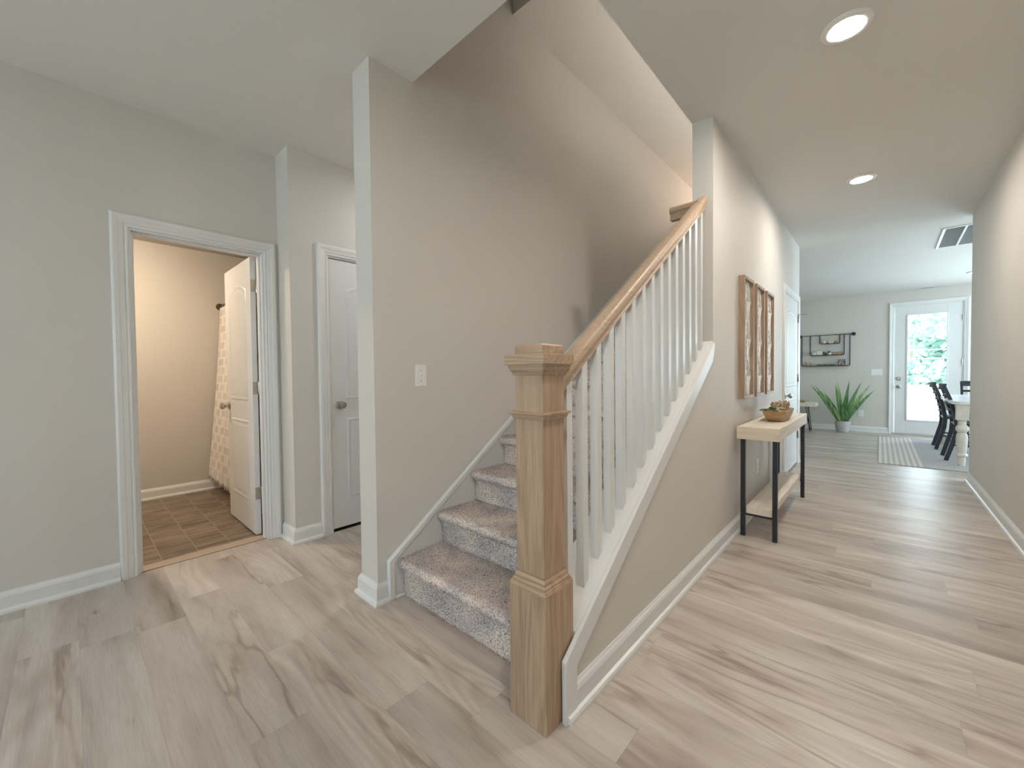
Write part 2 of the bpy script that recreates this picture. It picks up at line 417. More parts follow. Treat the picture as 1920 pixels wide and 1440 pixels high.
# hall wall (column end) with the closet door recess
D3a, D3b, D3z = 5.205, 6.185, 2.04
wh = MB(); wh.box(XCl, XC, YC, D3a, 0, H); wh.box(XCl, XC, D3b, YE, 0, H); wh.box(XCl, XC, D3a, D3b, D3z, H); wh.box(XCl, XC-.07, D3a, D3b, 0, D3z)
struct(wh.build('wall_hall', M['wall']))
struct(MB().box(XCl, XCl+.12, YO, YE, H+.16, 5.0).box(XPl, XCl+.12, YO-.1, YO, H+.16, 5.0).build('wall_stair_upper', M['wall']))
struct(MB().box(-3.2, XCl, YE, YE+.1, 0, H).box(XPr, XCl, YE, YE+.1, H, 3.62).build('wall_stair_end', M['wall']))
struct(MB().box(XR, XR+.115, YB, YR, 0, H).build('wall_right', M['wall']))
# far wall with the back door and dining window
B0, B1, BZ = .185, 1.045, 2.335
W0, W1, WZ0, WZ1 = 1.8, 3.7, .55, 2.15
wf = MB()
wf.box(-3.2, B0, YF, YF+.12, 0, 2.8); wf.box(B0, B1, YF, YF+.12, BZ, 2.8); wf.box(B1, W0, YF, YF+.12, 0, 2.8)
wf.box(W0, W1, YF, YF+.12, 0, WZ0); wf.box(W0, W1, YF, YF+.12, WZ1, 2.8); wf.box(W1, 5.1, YF, YF+.12, 0, 2.8)
struct(wf.build('wall_far', M['wall']))
wd = MB(); wd.box(5.0, 5.1, YE, 7.1, 0, 2.8); wd.box(5.0, 5.1, 9.3, YF, 0, 2.8); wd.box(5.0, 5.1, 7.1, 9.3, 0, .6); wd.box(5.0, 5.1, 7.1, 9.3, 2.2, 2.8)
struct(wd.build('wall_dining_right', M['wall']))
struct(MB().box(XR+.115, 5.1, YE-.09, YE, 0, 2.8).build('wall_dining_near', M['wall']))
struct(MB().box(-3.3, -3.2, YE, YF+.12, 0, 2.8).build('wall_dining_left', M['wall']))
# foyer wall behind the camera with window and glazed front door
wb = MB(); wb.box(XB, -2.75, YB-.1, YB, 0, H); wb.box(-2.75, -1.25, YB-.1, YB, 0, .65); wb.box(-2.75, -1.25, YB-.1, YB, 2.25, H)
wb.box(-1.25, -.45, YB-.1, YB, 0, H); wb.box(-.45, .45, YB-.1, YB, 2.15, H); wb.box(-.45, .45, YB-.1, YB, 0, .25); wb.box(.45, XR+.115, YB-.1, YB, 0, H)
struct(wb.build('wall_foyer', M['wall']))
# bathroom walls
struct(MB().box(XW-.1, XW, -.95, 1.95, 0, 2.46).build('wall_bathroom_far', M['wall']))
struct(MB().box(XW, XB, -.95, -.85, 0, 2.46).build('wall_bathroom_left', M['wall']))
struct(MB().box(XW, XB, 1.87, 1.95, 0, 2.46).box(XB, XL, YJ+.1, 1.95, 0, 2.46).build('wall_bathroom_right', M['wall']))

# windows
def window(n, plane, a0, a1, z0, z1, p0, p1):
    mb = MB(); g = MB(); t = .05
    def bx(mb_, a, b, c_, d, q0=p0, q1=p1):
        if plane == 'Y': mb_.box(a, b, q0, q1, c_, d)
        else: mb_.box(q0, q1, a, b, c_, d)
    bx(mb, a0, a1, z0, z0+t); bx(mb, a0, a1, z1-t, z1); bx(mb, a0, a0+t, z0+t, z1-t); bx(mb, a1-t, a1, z0+t, z1-t)
    bx(mb, a0+t, a1-t, (z0+z1)/2-.02, (z0+z1)/2+.02)
    o = struct(mb.build('window_%d' % n, M['trim'], bevel=.003))
    pm = (p0+p1)/2; bx(g, a0+t, a1-t, z0+t, z1-t, pm-.003, pm+.003); g.build('window_pane', M['glass'], o)
window(1, 'Y', -2.75, -1.25, .65, 2.25, YB-.09, YB-.03)
window(2, 'Y', W0, W1, WZ0, WZ1, YF+.03, YF+.09)
window(3, 'X', 7.1, 9.3, .6, 2.2, 5.02, 5.08)
window(4, 'Y', -.45, .45, .25, 2.15, YB-.09, YB-.03)

# ------------------------------------------------------------------ baseboards
PROF = [(0, 0), (.030, 0), (.030, .010), (.026, .020), (.016, .024), (.016, .080), (.012, .092), (.006, .100), (.004, .106), (0, .106)]
def baseboard(name, pts, side=1, prof=PROF, m_=None, caps=True):
    """sweep profile along xy polyline; side=+1 puts it on the left of the travel direction"""
    P = [Vector(p) for p in pts]; n = len(P); vs = []; k = len(prof)
    for i in range(n):
        ds = []
        if i > 0: ds.append((P[i]-P[i-1]).normalized())
        if i < n-1: ds.append((P[i+1]-P[i]).normalized())
        ns = [Vector((-d.y, d.x))*side for d in ds]
        if len(ns) == 2:
            mm = (ns[0]+ns[1]).normalized(); mm = mm/mm.dot(ns[0])
        else: mm = ns[0]
        for d, z in prof: vs.append((P[i].x+mm.x*d, P[i].y+mm.y*d, z))
    fs = [tuple(range(k)), tuple(range((n-1)*k+k-1, (n-1)*k-1, -1))]
    for i in range(n-1):
        for j in range(k): fs.append((i*k+j, (i+1)*k+j, (i+1)*k+(j+1) % k, i*k+(j+1) % k))
    return struct(MB().add(vs, fs).build(name, m_ or M['trim']))
CW = .076
baseboard('baseboard_left', [(XL, YB), (XL, D1a-CW)], -1)
baseboard('baseboard_jog', [(XL+.02, YJ), (XJ, YJ), (XJ, D2a-CW)], -1)
baseboard('baseboard_partition', [(XPl, 3.1), (XPl, YP), (XPr, YP), (XPr, 1.080)], -1)
baseboard('baseboard_hall', [(XC, 1.14), (XC, D3a-.066)], -1)
baseboard('baseboard_hall_end', [(XC, D3b+.066), (XC, YE), (XC-.4, YE+.1)] if 0 else [(XC, D3b+.066), (XC, YE)], -1)
baseboard('baseboard_right', [(XR, YB), (XR, YR), (XR+.115, YR)], 1)
baseboard('baseboard_far', [(-3.2, YF), (B0-.066, YF)], -1)
baseboard('baseboard_far_right', [(B1+.066, YF), (5.0, YF)], -1)
baseboard('baseboard_bathroom_far', [(XW, -.85), (XW, 1.09)], -1)
baseboard('baseboard_foyer', [(-1.25+.0, YB), (-.45-.07, YB)], 1)

# ------------------------------------------------------------------ door casings
def casing(name, axis, pos, dirn, a0, a1, zt, wd_, m_=None, thick=.018, z0=0):
    """U shaped moulded casing round an opening a0..a1 in the plane axis=pos; dirn = +1/-1 side it stands out to"""
    pr = [(0, 0), (0, .008), (.006, .012), (wd_*.18, .012), (wd_*.22, .009), (wd_*.28, .013), (wd_*.55, .016), (wd_*.62, .019), (wd_*.86, .021), (wd_*.95, .018), (wd_, .012), (wd_, 0)]
    pr = [(d, t*thick/.018) for d, t in pr]; k = len(pr); vs = []
    for st in range(4):
        for d, t in pr:
            a = a0-d if st < 2 else a1+d; z = z0 if st in (0, 3) else zt+d
            vs.append((pos+dirn*t, a, z) if axis == 'X' else (a, pos+dirn*t, z))
    fs = [tuple(range(k)), tuple(range(3*k, 4*k))]
    for i in range(3):
        for j in range(k): fs.append((i*k+j, (i+1)*k+j, (i+1)*k+(j+1) % k, i*k+(j+1) % k))
    return struct(MB().add(vs, fs).build(name, m_ or M['trim']))
casing('trim_1', 'X', XL, 1, D1a, D1b, D1z, CW)
casing('trim_2', 'X', XJ, 1, D2a, D2b, D2z, CW)
casing('trim_3', 'X', XC, 1, D3a, D3b, D3z, .066)
casing('trim_4', 'Y', YF, -1, B0, B1, BZ, .066)
# jambs with stops
def jamb_x(name, x0, x1, a0, a1, zt, sx0, sx1):
    j = MB(); t = .012
    j.box(x0, x1, a0, a0+t, 0, zt); j.box(x0, x1, a1-t, a1, 0, zt); j.box(x0, x1, a0+t, a1-t, zt-t, zt)
    j.box(sx0, sx1, a0+t, a0+t+.012, 0, zt-t); j.box(sx0, sx1, a1-t-.012, a1-t, 0, zt-t); j.box(sx0, sx1, a0+t+.012, a1-t-.012, zt-t-.012, zt-t)
    return struct(j.build(name, M['trim'], bevel=.0015))
jamb_x('trim_5', XB, XL, D1a, D1b, D1z, XL-.075, XL-.03)
jamb_x('trim_6', XJ-.12, XJ, D2a, D2b, D2z, XJ-.075, XJ-.04)
jamb_x('trim_7', XC-.07, XC, D3a, D3b, D3z, XC-.068, XC-.04)
j = MB(); j.box(B0, B0+.012, YF, YF+.12, 0, BZ); j.box(B1-.012, B1, YF, YF+.12, 0, BZ); j.box(B0, B1, YF, YF+.12, BZ-.012, BZ)
struct(j.build('trim_8', M['trim']))
struct(MB().box(XB-.01, XL-.03, D1a+.012, D1b-.012, 0, .006).build('trim_threshold', noisy('beige_threshold', (.42, .32, .25), (.46, .35, .27), 9, rough=.4), bevel=.002))
struct(MB().box(B0+.0, B1-.0, YF-.03, YF+.12, 0, .022).build('trim_sill', noisy('sill', (.55, .52, .47), (.6, .57, .52), 9, rough=.4), bevel=.004))

# ------------------------------------------------------------------ panel doors (local: x = width 0..w, y = thickness 0..t with face at y=0 and y=t, z up)
def panel_door(name, w_, h_, t=.035, arch=.055, panels=None):
    mb = MB(); mb.box(0, w_, 0, t, 0, h_)
    mg = .115
    spec = [(mg, w_-mg, .22*h_/2.03, .83*h_/2.03, 0), (mg, w_-mg, .98*h_/2.03, h_-.16, arch)]
    def loop(x0, x1, z0, z1, ar, ins):
        x0 += ins; x1 -= ins; z0 += ins; z1 -= ins
        pts = [(x0, z0), (x1, z0)]
        if ar <= 0: pts += [(x1, z1), (x0, z1)]; return pts
        n = 14
        for i in range(n+1):
            u = i/n; x = x1+(x0-x1)*u; z = z1-ar+ar*sin(pi*u)**.8
            pts.append((x, z))
        return pts
    for x0, x1, z0, z1, ar in spec:
        for face, sg in ((0, -1), (t, 1)):
            rings = [(0, 0), (.006, .0045), (.014, .0045), (.022, -.0005+.0008), (.034, .0008), (.046, .004), (.05, .004)]
            rows = []
            for ins, hgt in rings:
                lp = loop(x0, x1, z0, z1, ar, ins); rows.append([(x, face+sg*hgt, z) for x, z in lp])
            k = len(rows[0]); vs = [p for r_ in rows for p in r_]; fs = []
            for i in range(len(rows)-1):
                for j in range(k): fs.append((i*k+j, i*k+(j+1) % k, (i+1)*k+(j+1) % k, (i+1)*k+j))
            fs.append(tuple((len(rows)-1)*k+j for j in range(k)))
            mb.add(vs, fs)
    return mb
def knob(parent, c, d, name='door_knob', m_=None):
    """round knob with rosette: c on the door face, d outward"""
    return MB().lathe_axis([(.0325, 0), (.0325, .004), (.028, .008), (.012, .010), (.010, .030), (.016, .034), (.025, .042), (.0275, .052), (.024, .062), (.013, .067), (.001, .068)], c, d, 24).build(name, m_ or M['nickel'], parent, smooth=True)

# door 1: bathroom, open at right angles into the bathroom; hinge at y=.925
dd = panel_door('door_1', .695, 2.015)
HX = XB-.012
o = dd.build('door_1', M['door'], bevel=.0015); struct(o)
o.rotation_euler = (0, 0, pi); o.location = (HX, .925, .012)
# local x runs towards -X, y 0..t goes from y=.925 down to .89
def local_child(mb, name, m_, parent, **k):
    q = MB(); q.v = mb.v; q.f = mb.f
    par = parent
    o_ = q.build(name, m_, None, **k); o_.parent = par; return o_
local_child(MB().lathe_axis([(.0325, 0), (.0325, .004), (.028, .008), (.012, .010), (.010, .030), (.016, .034), (.025, .042), (.0275, .052), (.024, .062), (.013, .067), (.001, .068)], (.635, .035, .915), (0, 1, 0), 24), 'door_knob', M['nickel'], o, smooth=True)
local_child(MB().lathe_axis([(.0325, 0), (.0325, .004), (.028, .008), (.012, .010), (.010, .030), (.016, .034), (.025, .042), (.0275, .052), (.024, .062), (.013, .067), (.001, .068)], (.635, 0, .915), (0, -1, 0), 24), 'door_knob', M['nickel'], o, smooth=True)
for z in (.30, 1.07, 1.81):
    h = MB(); h.box(-.0025, 0, .003, .034, z-.045, z+.045)
    h.tube([(-.006, -.004, z-.048), (-.006, -.004, z+.048)], .006, 10)
    h.box(-.030, -.006, -.0045, -.0015, z-.045, z+.045)
    local_child(h, 'hinge', M['nickel'], o, bevel=.0008)

# door 2: closed closet door in the passage, knob on its near side (hinges far side)
o = struct(panel_door('door_2', .755, 2.005).build('door_2', M['door'], bevel=.0015))
o.rotation_euler = (0, 0, pi/2); o.location = (XJ-.004, D2a+.014, .022)
# local x -> +Y ; local y -> -X ; face y=0 looks +X
def kn(par, c, d): return local_child(MB().lathe_axis([(.0325, 0), (.0325, .004), (.028, .008), (.012, .010), (.010, .030), (.016, .034), (.025, .042), (.0275, .052), (.024, .062), (.013, .067), (.001, .068)], c, d, 24), 'door_knob', M['nickel'], par, smooth=True)
kn(o, (.062, 0, .925), (0, -1, 0))
local_child(MB().box(-.0135, -.003, -.0005, .003, .885, .96), 'latch_plate', M['nickel'], o)
struct(MB().box(XJ-.118, XJ-.002, D2a+.012, D2b-.012, 0, .004).build('door_gap_shade', M['dark']))  # near-black sheet standing in for the shade under the closet door

# door 3: hall closet door, knob near, hinges far
o = struct(panel_door('door_3', .95, 2.0).build('door_3', M['door'], bevel=.0015))
o.rotation_euler = (0, 0, pi/2); o.location = (XC+.002, D3a+.014, .022)
kn(o, (.07, 0, .875), (0, -1, 0))
for z in (.35, 1.06, 1.80):
    h = MB(); h.tube([(.957, -.010, z-.048), (.957, -.010, z+.048)], .010, 10); h.box(.925, .972, -.004, .001, z-.045, z+.045)
    hh = local_child(h, 'hinge', M['nickel'], o, bevel=.0008)
s = MB(); s.tube([(.957, -.008, 1.855), (.985, -.045, 1.855), (1.01, -.075, 1.855)], .004, 8); s.lathe_axis([(.009, 0), (.009, .012)], (1.008, -.073, 1.855), (.55, -.8, 0), 10)
local_child(s, 'hinge_stop', M['nickel'], o, smooth=True)

# door 4: glazed back door
bw = B1-B0-.03; o = struct(MB().box(B0+.015, B0+.175, YF+.005, YF+.05, .024, BZ-.016).box(B1-.175-.012, B1-.015, YF+.005, YF+.05, .024, BZ-.016)
    .box(B0+.175, B1-.187, YF+.005, YF+.05, .024, .26).box(B0+.175, B1-.187, YF+.005, YF+.05, 2.165, BZ-.016)
    .box(B0+.165, B0+.185, YF-.004, YF+.008, .25, 2.175).box(B1-.197, B1-.177, YF-.004, YF+.008, .25, 2.175).box(B0+.185, B1-.197, YF-.004, YF+.008, .25, .27).box(B0+.185, B1-.197, YF-.004, YF+.008, 2.155, 2.175)
    .build('door_4', M['door'], bevel=.002))
MB().box(B0+.18, B1-.19, YF+.024, YF+.03, .262, 2.163).build('glass_pane', M['glass'], o)
MB().lathe_axis([(.034, 0), (.034, .006), (.024, .018), (.018, .026), (.001, .027)], (.255, YF+.005, 1.013), (0, -1, 0)).build('deadbolt', M['nickel'], o, smooth=True)
knob(o, (.255, YF+.005, .868), (0, -1, 0))
for z in (.35, 1.30, 2.05):
    MB().tube([(B1-.013, YF-.002, z-.05), (B1-.013, YF-.002, z+.05)], .007, 8).build('hinge', M['nickel'], o, smooth=True)

# ------------------------------------------------------------------ half wall beside the stair with sloping cap and skirt
SL = .7022
def cap_z(y): return .210 + SL*(y-1.072)
XHi = -.935
YW0 = 1.156
poly = [(YW0, 0), (YC, 0), (YC, cap_z(YC)-.02), (YW0, cap_z(YW0)-.02)]
struct(MB().prism(poly, 'X', XHi, XC).build('wall_half', M['wall']))
capt = MB(); capt.prism([(YW0, cap_z(YW0)-.02), (YC, cap_z(YC)-.02), (YC, cap_z(YC)), (YW0, cap_z(YW0))], 'X', XHi-.012, XC+.0005)
struct(capt.build('trim_cap', M['trim'], bevel=.002))
sk = MB()
y0, yv, dv = 1.072, 1.140, .088
XT = -.752
sk.prism([(y0, 0), (yv, 0), (yv, cap_z(yv)-dv), (YC-.06, cap_z(YC-.06)-dv), (YC-.035, cap_z(YC-.035)-.05), (YC-.02, cap_z(YC-.02)+.001), (y0, cap_z(y0)+.001)], 'X', XC+.001, XT)
struct(sk.build('trim_skirt', M['trim'], bevel=.002))

struct(MB().prism([(XT, 0), (XC+.030, 0), (XC+.030, .010), (XC+.026, .020), (XT, .024)], 'Y', 1.084, 1.1395).build('baseboard_shoe', M['trim']))
# partition skirt
sk = MB(); XS = -1.857
def sk_z(y): return .205 + SL*(y-1.084)
sk.prism([(1.084, 0), (1.30, 0), (6.0, sk_z(6.0)-.30), (6.0, sk_z(6.0)), (1.084, sk_z(1.084))], 'X', XPr, XS)
bd = MB()
skd = sk.build('trim_stair_skirt', M['trim'], bevel=.002); struct(skd)
b2 = MB(); b2.prism([(1.081, .002), (1.112, .002), (1.112, sk_z(1.112)-.03), (6.0, sk_z(6.0)-.03), (6.0, sk_z(6.0)+.004), (1.081, sk_z(1.081)+.004)], 'X', XPr+.001, XS+.010)
struct(b2.build('trim_stair_bead', M['trim'], bevel=.003))
struct(MB().box(XS, XS+.014, 1.112, 1.170, 0, .018).build('baseboard_skirt', M['trim'], bevel=.005))

# ------------------------------------------------------------------ carpeted stair
def np_obj(name, V, F, m_, parent=None):
    me = bpy.data.meshes.new(name)
    me.vertices.add(len(V)); me.vertices.foreach_set('co', V.astype(np.float32).ravel())
    nf, k = F.shape
    me.loops.add(nf*k); me.polygons.add(nf)
    me.loops.foreach_set('vertex_index', F.astype(np.int32).ravel())
    me.polygons.foreach_set('loop_start', np.arange(0, nf*k, k, dtype=np.int32))
    try: me.polygons.foreach_set('loop_total', np.full(nf, k, dtype=np.int32))
    except Exception: pass
    me.update(calc_edges=True); me.validate()
    me.materials.append(m_)
    o_ = bpy.data.objects.new(name, me); link(o_, parent); return o_
rng = np.random.default_rng(3)
RUN, RISE, Y1S = .2597, .1824, 1.170
SX0, SX1 = XS+.001, XHi-.012
stair = thing('staircase', 'straight flight of speckled beige carpeted stairs with rounded noses rising between the walls', 'stairs', ((SX0+SX1)/2, Y1S, 0))
STOFF = np.array(stair.location)
def step_profile(i):
    """riser foot -> nose -> tread back, as (y, z) points, dense"""
    y = Y1S + i*RUN; z0 = .020+i*RISE - (.018 if i == 0 else 0); z1 = .018+(i+1)*RISE
    pts = []
    zr = z1-.052
    for t in np.linspace(0, 1, 30): pts.append((y, z0+(zr-z0)*t))
    for t in np.linspace(0, 1, 5)[1:]: pts.append((y-.010*t, zr+.006*t))
    cy_, cz_, r = y-.010, z1-.025, .023
    for a in np.linspace(-90, 90, 16)[1:]:
        g = radians(-90-(a+90)) if False else None
    for a in np.linspace(0, 180, 18)[1:]:
        g = radians(-90-a); pts.append((cy_+cos(g)*r*1.05, cz_+sin(g)*r*.98))
    for t in np.linspace(0, 1, 40)[1:]: pts.append((cy_+(y+RUN+.004-cy_)*t, z1-.0023-.002*sin(t*pi)))
    return np.array(pts)
for i in range(17):
    P2 = step_profile(i)
    d = np.r_[0, np.cumsum(np.hypot(*(np.diff(P2, axis=0).T)))]
    tufts = i < 9
    sp = .0068 if i < 4 else .009
    ns = max(8, int(d[-1]/sp)); nx = int((SX1-SX0)/sp)
    s_ = np.linspace(0, d[-1], ns); yy = np.interp(s_, d, P2[:, 0]); zz = np.interp(s_, d, P2[:, 1])
    ty = np.gradient(yy); tz = np.gradient(zz); ln = np.hypot(ty, tz); ny, nz = -tz/ln, ty/ln
    xs = np.linspace(SX0, SX1, nx)
    G = np.zeros((ns, nx, 3)); G[:, :, 0] = xs[None, :]; G[:, :, 1] = yy[:, None]; G[:, :, 2] = zz[:, None]
    wob = .0025*np.sin(xs*9+i)[None, :]*np.sin(np.linspace(0, 9, ns))[:, None]
    G[:, :, 1] += (wob+rng.normal(0, .0006, (ns, nx)))*ny[:, None]; G[:, :, 2] += (wob+rng.normal(0, .0006, (ns, nx)))*nz[:, None]
    idx = np.arange(ns*nx).reshape(ns, nx)
    Fq = np.stack([idx[:-1, :-1], idx[:-1, 1:], idx[1:, 1:], idx[1:, :-1]], -1).reshape(-1, 4)
    V = G.reshape(-1, 3)
    F = np.concatenate([Fq[:, [0, 1, 2]], Fq[:, [0, 2, 3]]])
    if tufts:
        base = G.reshape(-1, 3) + rng.uniform(-sp*.45, sp*.45, (ns*nx, 3))*np.array([1, .6, .6])
        base[:, 0] = np.clip(base[:, 0], SX0+.004, SX1-.004)
        nv = np.zeros((ns, nx, 3)); nv[:, :, 1] = ny[:, None]; nv[:, :, 2] = nz[:, None]; nv = nv.reshape(-1, 3)
        n = len(base); h = rng.uniform(.004, .0105, n)[:, None]
        lean = rng.normal(0, .0022, (n, 3)); tip = base+nv*h+lean
        tx = np.array([1., 0, 0]); tt = np.cross(nv, tx)
        a0 = rng.uniform(0, 2*pi, n); rr = rng.uniform(.0016, .0030, n)[:, None]
        mid = base+(tip-base)*.6
        vv = []
        for q in range(3):
            a = (a0+q*2*pi/3)[:, None]; vv.append(mid+rr*(np.cos(a)*tx+np.sin(a)*tt))
        T = np.stack([base-nv*.001, *vv, tip], 1).reshape(-1, 3)
        o0 = len(V)+np.arange(n)[:, None]*5
        tf = np.concatenate([o0+np.array([[0, 2, 1]]), o0+np.array([[0, 3, 2]]), o0+np.array([[0, 1, 3]]), o0+np.array([[1, 2, 4]]), o0+np.array([[2, 3, 4]]), o0+np.array([[3, 1, 4]])])
        V = np.concatenate([V, T]); F = np.concatenate([F, tf])
    np_obj('carpeted_step', V-STOFF, F, M['carpet'], stair)
ye = Y1S+17*RUN
MB().box(SX0, SX1, ye-.02, YE-.004, 17*RISE-.1, 17*RISE+.018).build('landing', M['carpet'], stair)

# ------------------------------------------------------------------ newel post
NX, NY = -.8525, 1.0735
nw = thing('newel_post', 'square box newel post of light oak at the foot of the stairs', 'newel post', (NX, NY, 0))
def sq(mb, rows):
    vs = []; n = len(rows)
    for h_, z in rows: vs += [(NX-h_, NY-h_, z), (NX+h_, NY-h_, z), (NX+h_, NY+h_, z), (NX-h_, NY+h_, z)]
    fs = [(3, 2, 1, 0), tuple((n-1)*4+k for k in range(4))]
    for i in range(n-1):
        for k in range(4): fs.append((i*4+k, i*4+(k+1) % 4, (i+1)*4+(k+1) % 4, (i+1)*4+k))
    return mb.add(vs, fs)
sq(MB(), [(.0775, .0), (.0775, .447)]).build('base_box', M['oak'], nw, bevel=.0015)
sq(MB(), [(.0775, .447), (.0775, .452), (.0745, .458), (.0745, .462), (.0700, .463), (.0700, .470), (.0665, .474), (.0640, .475), (.0640, .484), (.0595, .492), (.0595, .496)]).build('base_moulding', M['oakx'], nw)
sq(MB(), [(.0585, .496), (.0585, 1.165)]).build('shaft', M['oak'], nw, bevel=.0015)
sq(MB(), [(.0585, 1.010), (.0625, 1.012), (.067, 1.018), (.0695, 1.026), (.074, 1.028), (.075, 1.032), (.074, 1.036), (.0585, 1.0365)]).build('neck_moulding', M['oakx'], nw)
sq(MB(), [(.0585, 1.156), (.063, 1.157), (.066, 1.166), (.0725, 1.176), (.0745, 1.184), (.076, 1.185), (.076, 1.192), (.0585, 1.1925)]).build('cap_moulding', M['oakx'], nw)
sq(MB(), [(.084, 1.192), (.084, 1.225)]).build('cap_plate', M['oakx'], nw, bevel=.0015)
sq(MB(), [(.0585, 1.225), (.0585, 1.253), (.054, 1.259)]).build('cap_block', M['oakx'], nw, bevel=.001)

# ------------------------------------------------------------------ railing: handrail with fifteen square balusters
rl = thing('stair_railing', 'light oak handrail over a row of square white balusters on the half wall', 'railing', (-.832, 1.13, 0))
RX = -.834
def rail_bot(y): return 1.118+SL*(y-1.187)
ya, yb = NY+.058, YC-.0
RP = [(-.020, 0), (-.0205, .009), (-.0165, .013), (-.018, .026), (-.0255, .033), (-.0285, .038), (-.0315, .040), (-.0315, .056), (-.026, .066), (-.020, .0685), (.020, .0685), (.026, .066), (.0315, .056), (.0315, .040), (.0285, .038), (.0255, .033), (.018, .026), (.0165, .013), (.0205, .009), (.020, 0)]
vs = []; k = len(RP)
for y in (ya, yb):
    for dx, dz in RP: vs.append((RX+dx, y, rail_bot(y)+dz*1.18))
fs = [tuple(range(k)), tuple(range(2*k-1, k-1, -1))]+[(j, k+j, k+(j+1) % k, (j+1) % k) for j in range(k)]
MB().add(vs, fs).build('handrail', M['oakr'], rl, bevel=0, smooth=True)
# return of the rail round the column end towards the stair side
vs = []; zt = rail_bot(2.655)-.006
for x, s_ in ((RX-.0, 1), (-1.008, 1)):
    for dx, dz in RP: vs.append((x, 2.655+dx*1.1, zt+dz*1.18))
MB().add(vs, [tuple(range(k)), tuple(range(2*k-1, k-1, -1))]+[(j, k+j, k+(j+1) % k, (j+1) % k) for j in range(k)]).build('rail_return', M['oakx'], rl, smooth=True)
HB = .0168; BXc = -.830; bal0 = None
for i in range(15):
    y = 1.280-.1031+.1031*i+HB
    zb0, zb1 = cap_z(y-HB), cap_z(y+HB); zt0, zt1 = rail_bot(y-HB)+.004, rail_bot(y+HB)+.004
    b = MB(); b.add([(BXc-HB, y-HB, zb0), (BXc+HB, y-HB, zb0), (BXc+HB, y+HB, zb1), (BXc-HB, y+HB, zb1), (BXc-HB, y-HB, zt0), (BXc+HB, y-HB, zt0), (BXc+HB, y+HB, zt1), (BXc-HB, y+HB, zt1)],
                    [(0,3,2,1),(4,5,6,7),(0,1,5,4),(1,2,6,5),(2,3,7,6),(3,0,4,7)])
    b.build('baluster', M['baluster'], rl, bevel=.0015)

# ------------------------------------------------------------------ ceiling lights, grille, register, switches
def can(x, y, z, label, m_, name='recessed_light'):
    t = thing(name, label, 'ceiling light', (x, y, z), group='round recessed ceiling lights')
    MB().lathe([(.097, 0), (.0965, -.006), (.090, -.011), (.070, -.0115), (.0675, -.010), (.0672, 0)], 0, 0, 40, cap=False).build('trim_ring', M['plastic'], None, smooth=True).parent = t
    MB().lathe([(.067, -.005), (.067, -.007), (.001, -.0085)], 0, 0, 32).build('lens', m_, None).parent = t
    return t
can(-.125, 2.44, H, 'round white recessed ceiling light, glowing, nearest to the camera in the hall', M['can'])
can(-.125, 4.42, H, 'round white recessed ceiling light further down the hall, in front of the ceiling grille', M['can'])
can(-.125, .46, H, 'unseen recessed fill light added above the camera at the foyer end of the hall', M['can'])  # extra lamp out of view, added to brighten the hall
can(-2.5, 2.1, H, 'unseen recessed fill light added in the passage, behind the stair partition', M['passage_fill'])  # extra lamp hidden by the partition, added to brighten the passage and its door
can(1.06, 9.23, gz(9.23), 'small recessed ceiling light at the right wall edge over the dining table', M['can_day'])

gr = thing('return_air_grille', 'white rectangular return air grille with three louvred panels in the hall end ceiling', 'air vent', (.76, 7.0, gz(7.0)))
def gl(y): return gz(y)-.002
x0, x1, y0_, y1_ = .505, 1.05, 6.56, 7.42
fr = MB(); t = .026
def slab(mb, xa, xb, yA, yB, th=.010, up_=0.0):
    mb.add([(xa, yA, gz(yA)-th), (xb, yA, gz(yA)-th), (xb, yB, gz(yB)-th), (xa, yB, gz(yB)-th), (xa, yA, gz(yA)+up_), (xb, yA, gz(yA)+up_), (xb, yB, gz(yB)+up_), (xa, yB, gz(yB)+up_)],
           [(0,3,2,1),(4,5,6,7),(0,1,5,4),(1,2,6,5),(2,3,7,6),(3,0,4,7)])
slab(fr, x0, x0+t, y0_, y1_); slab(fr, x1-t, x1, y0_, y1_); slab(fr, x0+t, x1-t, y0_, y0_+t); slab(fr, x0+t, x1-t, y1_-t, y1_)
for xx in (x0+(x1-x0)/3, x0+2*(x1-x0)/3): slab(fr, xx-.010, xx+.010, y0_+t, y1_-t)
fr.build('grille_frame', M['plastic'], gr, bevel=.002)
lv = MB(); yy_ = y0_+t+.008
while yy_ < y1_-t-.008:
    lv.add([(x0+t, yy_, gz(yy_)-.008), (x1-t, yy_, gz(yy_)-.008), (x1-t, yy_+.012, gz(yy_)-.001), (x0+t, yy_+.012, gz(yy_)-.001), (x0+t, yy_, gz(yy_)-.0065), (x1-t, yy_, gz(yy_)-.0065), (x1-t, yy_+.012, gz(yy_)+.0005), (x0+t, yy_+.012, gz(yy_)+.0005)],
           [(0,3,2,1),(4,5,6,7),(0,1,5,4),(1,2,6,5),(2,3,7,6),(3,0,4,7)]); yy_ += .020
lv.build('louvres', noisy('grille_grey', (.55, .57, .59), (.60, .62, .64), 30, rough=.5), gr)
rg = MB(); slab(rg, .50, .70, 10.04, 10.15, .008)
ro = rg.build('ceiling_register', M['plastic'], bevel=.002); tag(ro, 'small flat ceiling register above the back door', 'air vent')
s_ = MB()
for q in range(5): s_.box(.515, .685, 10.052+q*.018, 10.060+q*.018, gz(10.1)-.0095, gz(10.1)-.0075)
s_.build('register_slots', M['nickel'], ro)

